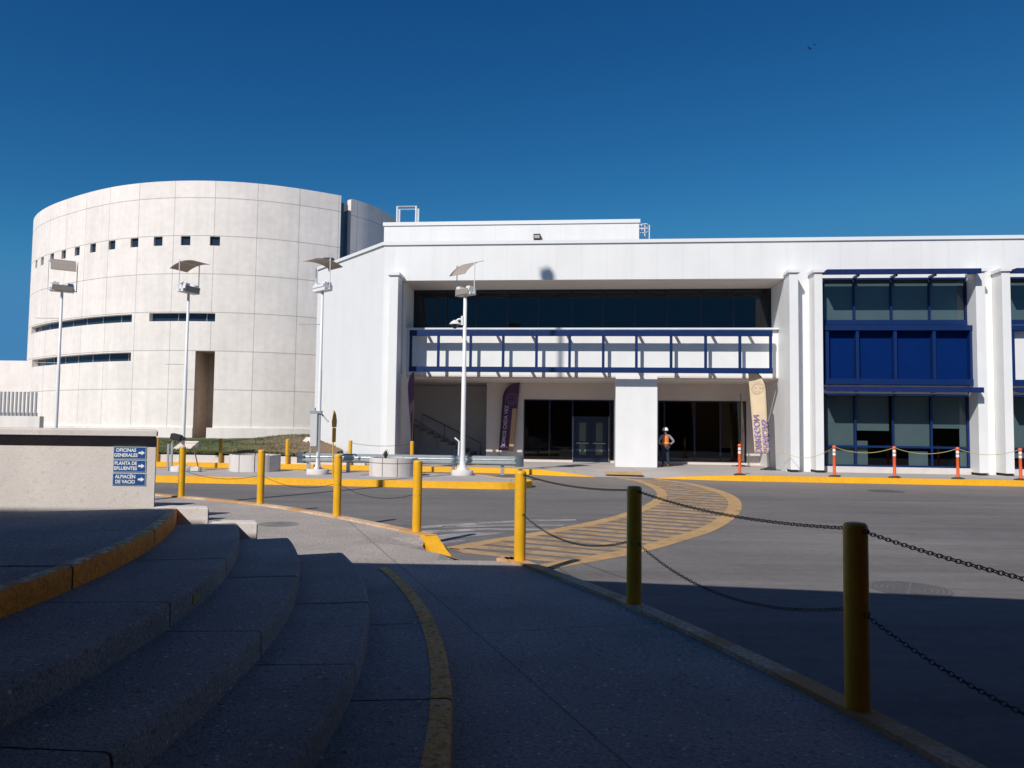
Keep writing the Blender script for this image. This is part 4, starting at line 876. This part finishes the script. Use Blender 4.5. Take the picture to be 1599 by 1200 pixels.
def ring(t,fb,x,z,r,m,y=-.06):
    mb=MB()
    for rr in (r,r*.8):
        mb.add([(x+(rr-k*.014)*math.cos(a*PI/16),y,z+(rr-k*.014)*math.sin(a*PI/16)) for k in (0,1) for a in range(32)],[(a,(a+1)%32,32+(a+1)%32,32+a) for a in range(32)])
    for a in range(5):
        q=a*2*PI/5; mb.add([(x+r*.2*math.cos(q)+.02,y,z+r*.4*math.sin(q)),(x+r*.55*math.cos(q),y,z+r*.6*math.sin(q)-.03),(x+r*.45*math.cos(q+.5),y,z+r*.5*math.sin(q+.5))],[(0,1,2)])
    o=mb.build('emblem',m,fb)
# 1: purple, edge-on by left reveal
p1=W(-14.95,.95); t1,fb1,rw,sh=flag(p1,3.85,.62,R(80),'purple and tan feather flag seen nearly edge-on at the left corner of the recess',(M_purple,M_beiged),lean=-.12,flip=-1)
sh(.42,2.75,.18,.5,-.012,M_beiged,'tan_stripe',fb1)
text('SOMOS CADA VEZ',.24,M_wprint,'lettering',fb1,Matrix.Translation((-.47,-.03,1.55))@Matrix.Rotation(PI/2,4,'X')@Matrix.Rotation(PI/2,4,'Z'),squash=.95)
# 2: purple facing, before the recess wall
q=lu(781,720,4.9); p2=W(q[0]-.05,4.9); t2,fb2,rw,sh=flag(p2,3.66,.84,AL*-1,'purple feather flag reading SOMOS CADA VEZ against the recess wall',(M_purple,M_beiged),lean=0.0,flip=1,z0=.50)
# mirrored taper: slanted left edge, straight right edge
for o in (fb2,):
    for v in o.data.vertices:
        z=v.co.z; f=(z-.5)/3.16; k=v.co.x/(.84*(.86+.14*f)) if f<.8 else None
        # right edge leans right, top-left is rounded
    vs=o.data.vertices; n_=len(vs)//7
    for i in range(n_):
        z=vs[i*7].co.z; f=(z-.5)/3.16; xr=.66+.26*f; xl=0.0+.20*f
        if f>.78: xl=xl+(xr-xl-.0)*(1-math.sqrt(max(0,1-((f-.78)/.22)**2)))
        for q_ in range(7): vs[i*7+q_].co.x=xl+(xr-xl)*q_/6
for c_ in [c for c in t2.children if c.name.startswith('pole')]:
    bpy.data.objects.remove(c_)
MB().tube([(0,0,0),(.0,0,.5)]+[(.2*f+((.66+.26*f-.2*f)*(1-math.sqrt(max(0,1-((f-.78)/.22)**2))) if f>.78 else 0)-.01,0.0,.5+3.16*f) for f in [i/26 for i in range(27)]],.014,8).build('pole',M_black,t2)
mb=MB(); mb.add([(.44,-.075,.52),(.66,-.075,.52),(.80,-.075,2.45),(.60,-.075,2.45)],[(0,1,2,3)]); mb.build('tan_stripe',M_beiged,fb2)
text('SOMOS CADA VEZ',.23,M_wprint,'lettering',fb2,Matrix.Translation((.27,-.08,1.62))@Matrix.Rotation(PI/2,4,'X')@Matrix.Rotation(PI/2-.075,4,'Z'),bold=.006)
ring(t2,fb2,.58,2.9,.27,mat('pale purple print',(.22,.15,.24),.8),-.08)
# 3: tan, edge on
q=lu(1157,728,4.0); p3=W(q[0],4.0); t3,fb3,rw,sh=flag(p3,3.15,.55,R(62),'tan feather flag seen edge-on before the right entrance glass',(M_beige,M_lil),lean=0.05,z0=.2,flip=1)
text('OBREGON',.34,M_lil,'lettering',fb3,Matrix.Translation((.28,-.07,.95))@Matrix.Rotation(PI/2,4,'X')@Matrix.Rotation(PI/2,4,'Z'),mirror=False,bold=.01)
# 4: beige, facing, right of the recess
q=lu(1203,736,1.3); p4=W(q[0],1.3); t4,fb4,rw,sh=flag(p4,4.05,.80,R(-14),'cream feather flag with mirrored lilac words GRACIAS OBREGON by the right side wall',(M_beige,M_lil),lean=-.17,z0=.66,flip=-1)
vs=fb4.data.vertices; n_=len(vs)//7
for i in range(n_):
    z=vs[i*7].co.z; f=(z-.66)/3.39; xr=-.04-.16*f; xl=-.60-.24*f
    if f>.74: xr=xr-(xr-xl)*(1-math.sqrt(max(0,1-((f-.74)/.26)**2)))
    for q_ in range(7): vs[i*7+q_].co.x=xr+(xl-xr)*q_/6
for c_ in [c for c in t4.children if c.name.startswith('pole')]: bpy.data.objects.remove(c_)
MB().tube([(0,0,0),(-.03,0,.66)]+[(-.04-.16*f+.012-((.56+.08*f)*(1-math.sqrt(max(0,1-((f-.74)/.26)**2))) if f>.74 else 0),0,.66+3.39*f) for f in [i/26 for i in range(27)]],.014,8).build('pole',M_black,t4)
for s2,xx,zz in (('OBREGON',-.51,1.45),('GRACIAS',-.20,1.38)):
    text(s2,.335,mat('lilac lettering',(.25,.18,.42),.8),'lettering',fb4,Matrix.Translation((xx,-.075,zz))@Matrix.Rotation(PI/2,4,'X')@Matrix.Rotation(PI/2+.06,4,'Z')@Matrix.Diagonal((1,-1,1,1)),bold=.004,squash=.97)
ring(t4,fb4,-.50,3.35,.25,mat('faint print',(.48,.38,.30),.8),-.08)
# ================================================================== DELINEATORS + ROPES
def delin(px,py,label,d,first=[None]):
    q=lu(px,py,d); p=W(q[0],d,.146)
    if first[0] is None:
        t=thing('delineator_post',label,'traffic post',p,0,'orange delineator posts along the pavement')
        MB().lathe([(.055,.03),(.05,.3),(.05,1.0),(.062,1.01),(.062,1.08),(.03,1.10),(0,1.10)],16).build('post',M_org,t)
        MB().lathe([(.22,0),(.21,.03),(.08,.06)],8,sm=False).build('rubber_base',M_rub,t)
        for z in (.80,.93): MB().lathe([(.053,z-.045),(.053,z+.045)],16).build('reflective_band',M_whref,t)
        first[0]=t
    else: t=dup(first[0]); t.location=p; t['label']=label
    return t,p
dl=[]
for px,py,lb,d in ((1155,742.5,'red-orange delineator post in front of the edge-on tan flag',-2.25),(1303,747,'delineator post at the left end of the blue-panelled bay',-2.3),(1397,747,'delineator post in front of the second mullion of the blue-panelled bay',-2.3),(1496,747.5,'delineator post at the right end of the blue-panelled bay',-2.3),(1594,748,'delineator post cut by the right edge of the picture',-2.3)):
    dl.append(delin(px,py,lb,d))
rope_lb=['','yellow rope sagging left of the bay middle between two orange posts','yellow rope between the two right-hand orange posts of the bay','rope running from the last bay post to the picture edge']
for i in (1,2,3):
    a=dl[i][1]+Vector((0,0,1.05)); b=dl[i+1][1]+Vector((0,0,1.05)); mb=MB().tube([a.lerp(b,t/16)-Vector((0,0,.22*4*(t/16)*(1-t/16)*.9)) for t in range(17)],.010,5); tag(mb.build('rope',M_rope),rope_lb[i],'rope','ropes between the orange posts')
a=dl[1][1]+Vector((0,0,1.05)); b=W(-.3,.4,1.0); tag(MB().tube([a.lerp(b,t/16)-Vector((0,0,.35*4*(t/16)*(1-t/16))) for t in range(17)],.008,5).build('rope',M_rope),'thin rope from the first bay post to the side wall by the cream flag','rope','ropes between the orange posts')
# ================================================================== PERSON
def skin(name,m,parent,verts,edges,radii,sub=1):
    me=bpy.data.meshes.new(name); me.from_pydata(verts,edges,[]); o=bpy.data.objects.new(name,me); COL.objects.link(o)
    sk=o.modifiers.new('skin','SKIN'); sk.use_smooth_shade=True
    for i,r in enumerate(radii):
        v=me.skin_vertices[0].data[i]; v.radius=(r if isinstance(r,tuple) else (r,r)); v.use_root=(i==0)
    s=o.modifiers.new('sub','SUBSURF'); s.levels=sub; s.render_levels=sub
    dg=bpy.context.evaluated_depsgraph_get(); me2=bpy.data.meshes.new_from_object(o.evaluated_get(dg)); bpy.data.objects.remove(o)
    for p in me2.polygons: p.use_smooth=True
    me2.materials.clear(); me2.materials.append(m); o=bpy.data.objects.new(name,me2); COL.objects.link(o); o.parent=parent; return o
pq=lu(1037,727.5,3.0); pw=W(pq[0]+.02,2.62,.147)
pe=PE=thing('person','worker seen from behind in orange vest and white hard hat, hands on hips','person',pw,R(12))
M_skin=mat('skin',(.30,.16,.10),.6); M_shirt=mat('grey shirt',(.26,.25,.29),.8); M_jean=mat('dark jeans',(.02,.03,.06),.85); M_vest=mat('orange vest',(.95,.22,.02),.7,var=.06,vscale=8); M_hat=mat('white hard hat',(.8,.8,.8),.35); M_boot=mat('boots',(.10,.08,.06),.7)
V=[(0,0,.93),(0,0,1.10),(0,.01,1.30),(0,.01,1.42),(0,.015,1.49),(0,.03,1.56),(0,.035,1.66),
   (.095,0,.88),(.115,.01,.50),(.125,-.01,.09),(.13,.13,.04),(-.095,0,.88),(-.11,.01,.50),(-.12,-.01,.09),(-.125,.13,.04),
   (.19,0,1.40),(.37,-.10,1.16),(.20,.02,1.00),(.16,.07,.98),(-.19,0,1.40),(-.37,-.10,1.16),(-.20,.02,1.00),(-.16,.07,.98)]
Ed=[(0,1),(1,2),(2,3),(3,4),(4,5),(5,6),(0,7),(7,8),(8,9),(9,10),(0,11),(11,12),(12,13),(13,14),(3,15),(15,16),(16,17),(17,18),(3,19),(19,20),(20,21),(21,22)]
Rd=[(.15,.11),(.14,.10),(.16,.11),(.13,.09),.055,.07,.075,.085,.058,.042,.04,.085,.058,.042,.04,.058,.042,.032,.03,.058,.042,.032,.03]
body=skin('body',M_skin,pe,V,Ed,Rd,1)
for sgn in (1,-1):   # fingers resting on the hip
    for k in range(4):
        y0=.075+.0; z=1.01-k*.021; l=(.05,.058,.054,.044)[k]
        skin('finger',M_skin,body,[(sgn*.165,.06,z),(sgn*.15,.06+l*.6,z-.006),(sgn*.125,.06+l,z-.014)],[(0,1),(1,2)],[.0095,.0085,.0075],1)
    skin('thumb',M_skin,body,[(sgn*.18,.03,1.0),(sgn*.165,-.01,1.03),(sgn*.145,-.045,1.035)],[(0,1),(1,2)],[.011,.0095,.0085],1)
skin('shirt',M_shirt,pe,[(0,.01,1.20),(0,.01,1.33),(0,.01,1.43),(.2,0,1.40),(.375,-.10,1.16),(.23,.01,1.02),(-.2,0,1.40),(-.375,-.10,1.16),(-.23,.01,1.02)],[(0,1),(1,2),(2,3),(3,4),(4,5),(2,6),(6,7),(7,8)],[(.17,.12),(.17,.125),(.12,.1),.07,.055,.045,.07,.055,.045],1)
skin('vest',M_vest,pe,[(0,.0,.93),(0,0,1.08),(0,.005,1.25),(0,.005,1.38),(0,.01,1.455)],[(0,1),(1,2),(2,3),(3,4)],[(.185,.14),(.175,.135),(.19,.145),(.17,.125),(.08,.075)],1)
MB().lathe([(.192,1.06),(.192,1.11)],24).xf(Matrix.Diagonal((1,.80,1,1))).build('reflective_band',mat('lime band',(.55,.6,.25),.4),pe)
skin('trousers',M_jean,pe,[(0,0,.95),(.1,0,.86),(.117,.01,.50),(.127,-.01,.10),(-.1,0,.86),(-.113,.01,.50),(-.122,-.01,.10)],[(0,1),(1,2),(2,3),(0,4),(4,5),(5,6)],[(.155,.125),.10,.072,.06,.10,.072,.06],1)
for s2 in (1,-1): skin('boot',M_boot,pe,[(s2*.127,-.03,.06),(s2*.128,.05,.05),(s2*.13,.17,.035)],[(0,1),(1,2)],[.06,.055,.042],1)
hh=MB().lathe([(.145,-.01),(.15,0),(.128,.005),(.125,.05),(.105,.10),(.06,.135),(0,.145)],20); hh.xf(Matrix.Translation((0,.03,1.67))@Matrix.Diagonal((1,1.15,1,1))); hh.build('hard_hat',M_hat,pe)
skin('hair',mat('dark hair',(.02,.015,.012),.8),pe,[(0,.015,1.60),(0,.02,1.68)],[(0,1)],[.078,.085],1)
MB().lathe([(0,-.012),(.010,0),(.012,.01),(0,.02)],8,(0,0)).xf(Matrix.Translation((0,.13,1.60))).build('nose',M_skin,pe)
for s2 in (1,-1):
    MB().lathe([(0,-.03),(.012,-.01),(.014,.01),(0,.03)],8).xf(Matrix.Translation((s2*.088,.035,1.61))).build('ear',M_skin,pe)
    MB().lathe([(0,-.008),(.008,0),(0,.008)],8).xf(Matrix.Translation((s2*.032,.108,1.635))).build('eye',M_hat,pe)
MB().box(-.025,.025,.112,.118,1.565,1.572).build('mouth',mat('lips',(.2,.07,.06),.6),pe)
PE.scale=(.93,.93,.92)
# ================================================================== BIRDS
for px,py,lb in ((1266,76,'larger of two distant dark birds high in the sky'),(1273,70,'smaller of two distant dark birds high in the sky')):
    p=YY(px,py,95); t=thing('bird',lb,'bird',p,R(30),'distant birds'); s=.5 if px<1270 else .3
    MB().add([(0,0,0),(-s,.1*s,.35*s),(-.9*s,.35*s,.3*s),(0,.35*s,0),(s,.1*s,.25*s),(.9*s,.35*s,.2*s)],[(0,1,2,3),(0,3,5,4)]).build('wings',M_black,t)
    MB().tube([(0,-.3*s,0),(0,.1*s,.02),(0,.5*s,.0),(0,.8*s,0)],[.02*s,.1*s,.09*s,.02*s],8).build('body',M_black,t)
# ================================================================== UNSEEN, BEHIND THE CAMERA (roof slab and wings added to cast the shade)
hB=5.0; k=(hB-.15)/(-L.z); sh_=Vector((L.x,L.y))*k
SL=[(-30,8.84),(-3.4,8.84),(-3.34,8.71),(-2.90,8.70),(-2.86,8.57),(-2.36,8.57),(-1.95,9.17),(.0,9.13),(5.68,8.28),(30,5.6)]  # roof edge jogged to shape the cast shadow line
ft=[Vector(p)-sh_ for p in SL]; ft2=[(p.x,p.y) for p in ft]+[(ft[-1].x,-8),(ft[0].x,-8)]
M_rear=mat('rear warm bounce wall',(.46,.215,.065),.9,var=.1)  # warm brown picked to bounce warm light into the shade
rear=thing('rear_building','unseen building with an added canopy behind the camera, shading the steps','building')
MB().prism(ft2,hB-.45,hB).build('shade_canopy',M_rear,rear)  # added slab blocking sun and sky above the steps
MB().box(-40,40,-20,-8.01,-.1,5.4).build('wall_body',M_rear,rear)
MB().box(9.5,11.5,-8,6.5,-.1,4.5).build('sky_block_wing',M_rear,rear); MB().box(-19,-17,-8,3.8,-.1,4.5).build('sky_block_wing',M_rear,rear)  # added walls blocking sky light from right and left
for x in (-22,-14,5): MB().lathe([(.3,-.06),(.3,hB-.46)],20,(x,-1.5)).build('column',M_rear,rear)  # posts for the added slab
def mast(fx,fd,zt_,dist,r,label,blob):
    p=W(fx,fd,zt_); q=p-L*dist; t=thing('tall_mast',label,'mast',(q.x,q.y,ZR))
    MB().tube([(0,0,0),(0,0,q.z-ZR)],[r,r*.8],12).build('mast_pole',M_pole,t); MB().box(-blob,blob,-.15,.15,q.z-ZR-.5,q.z-ZR-.12).build('mast_head',M_pole,t)
u1,z1=lu(855,420,.7); mast(u1,.7,z1,27,.10,'tall flagpole outside the left edge of the picture',.22)
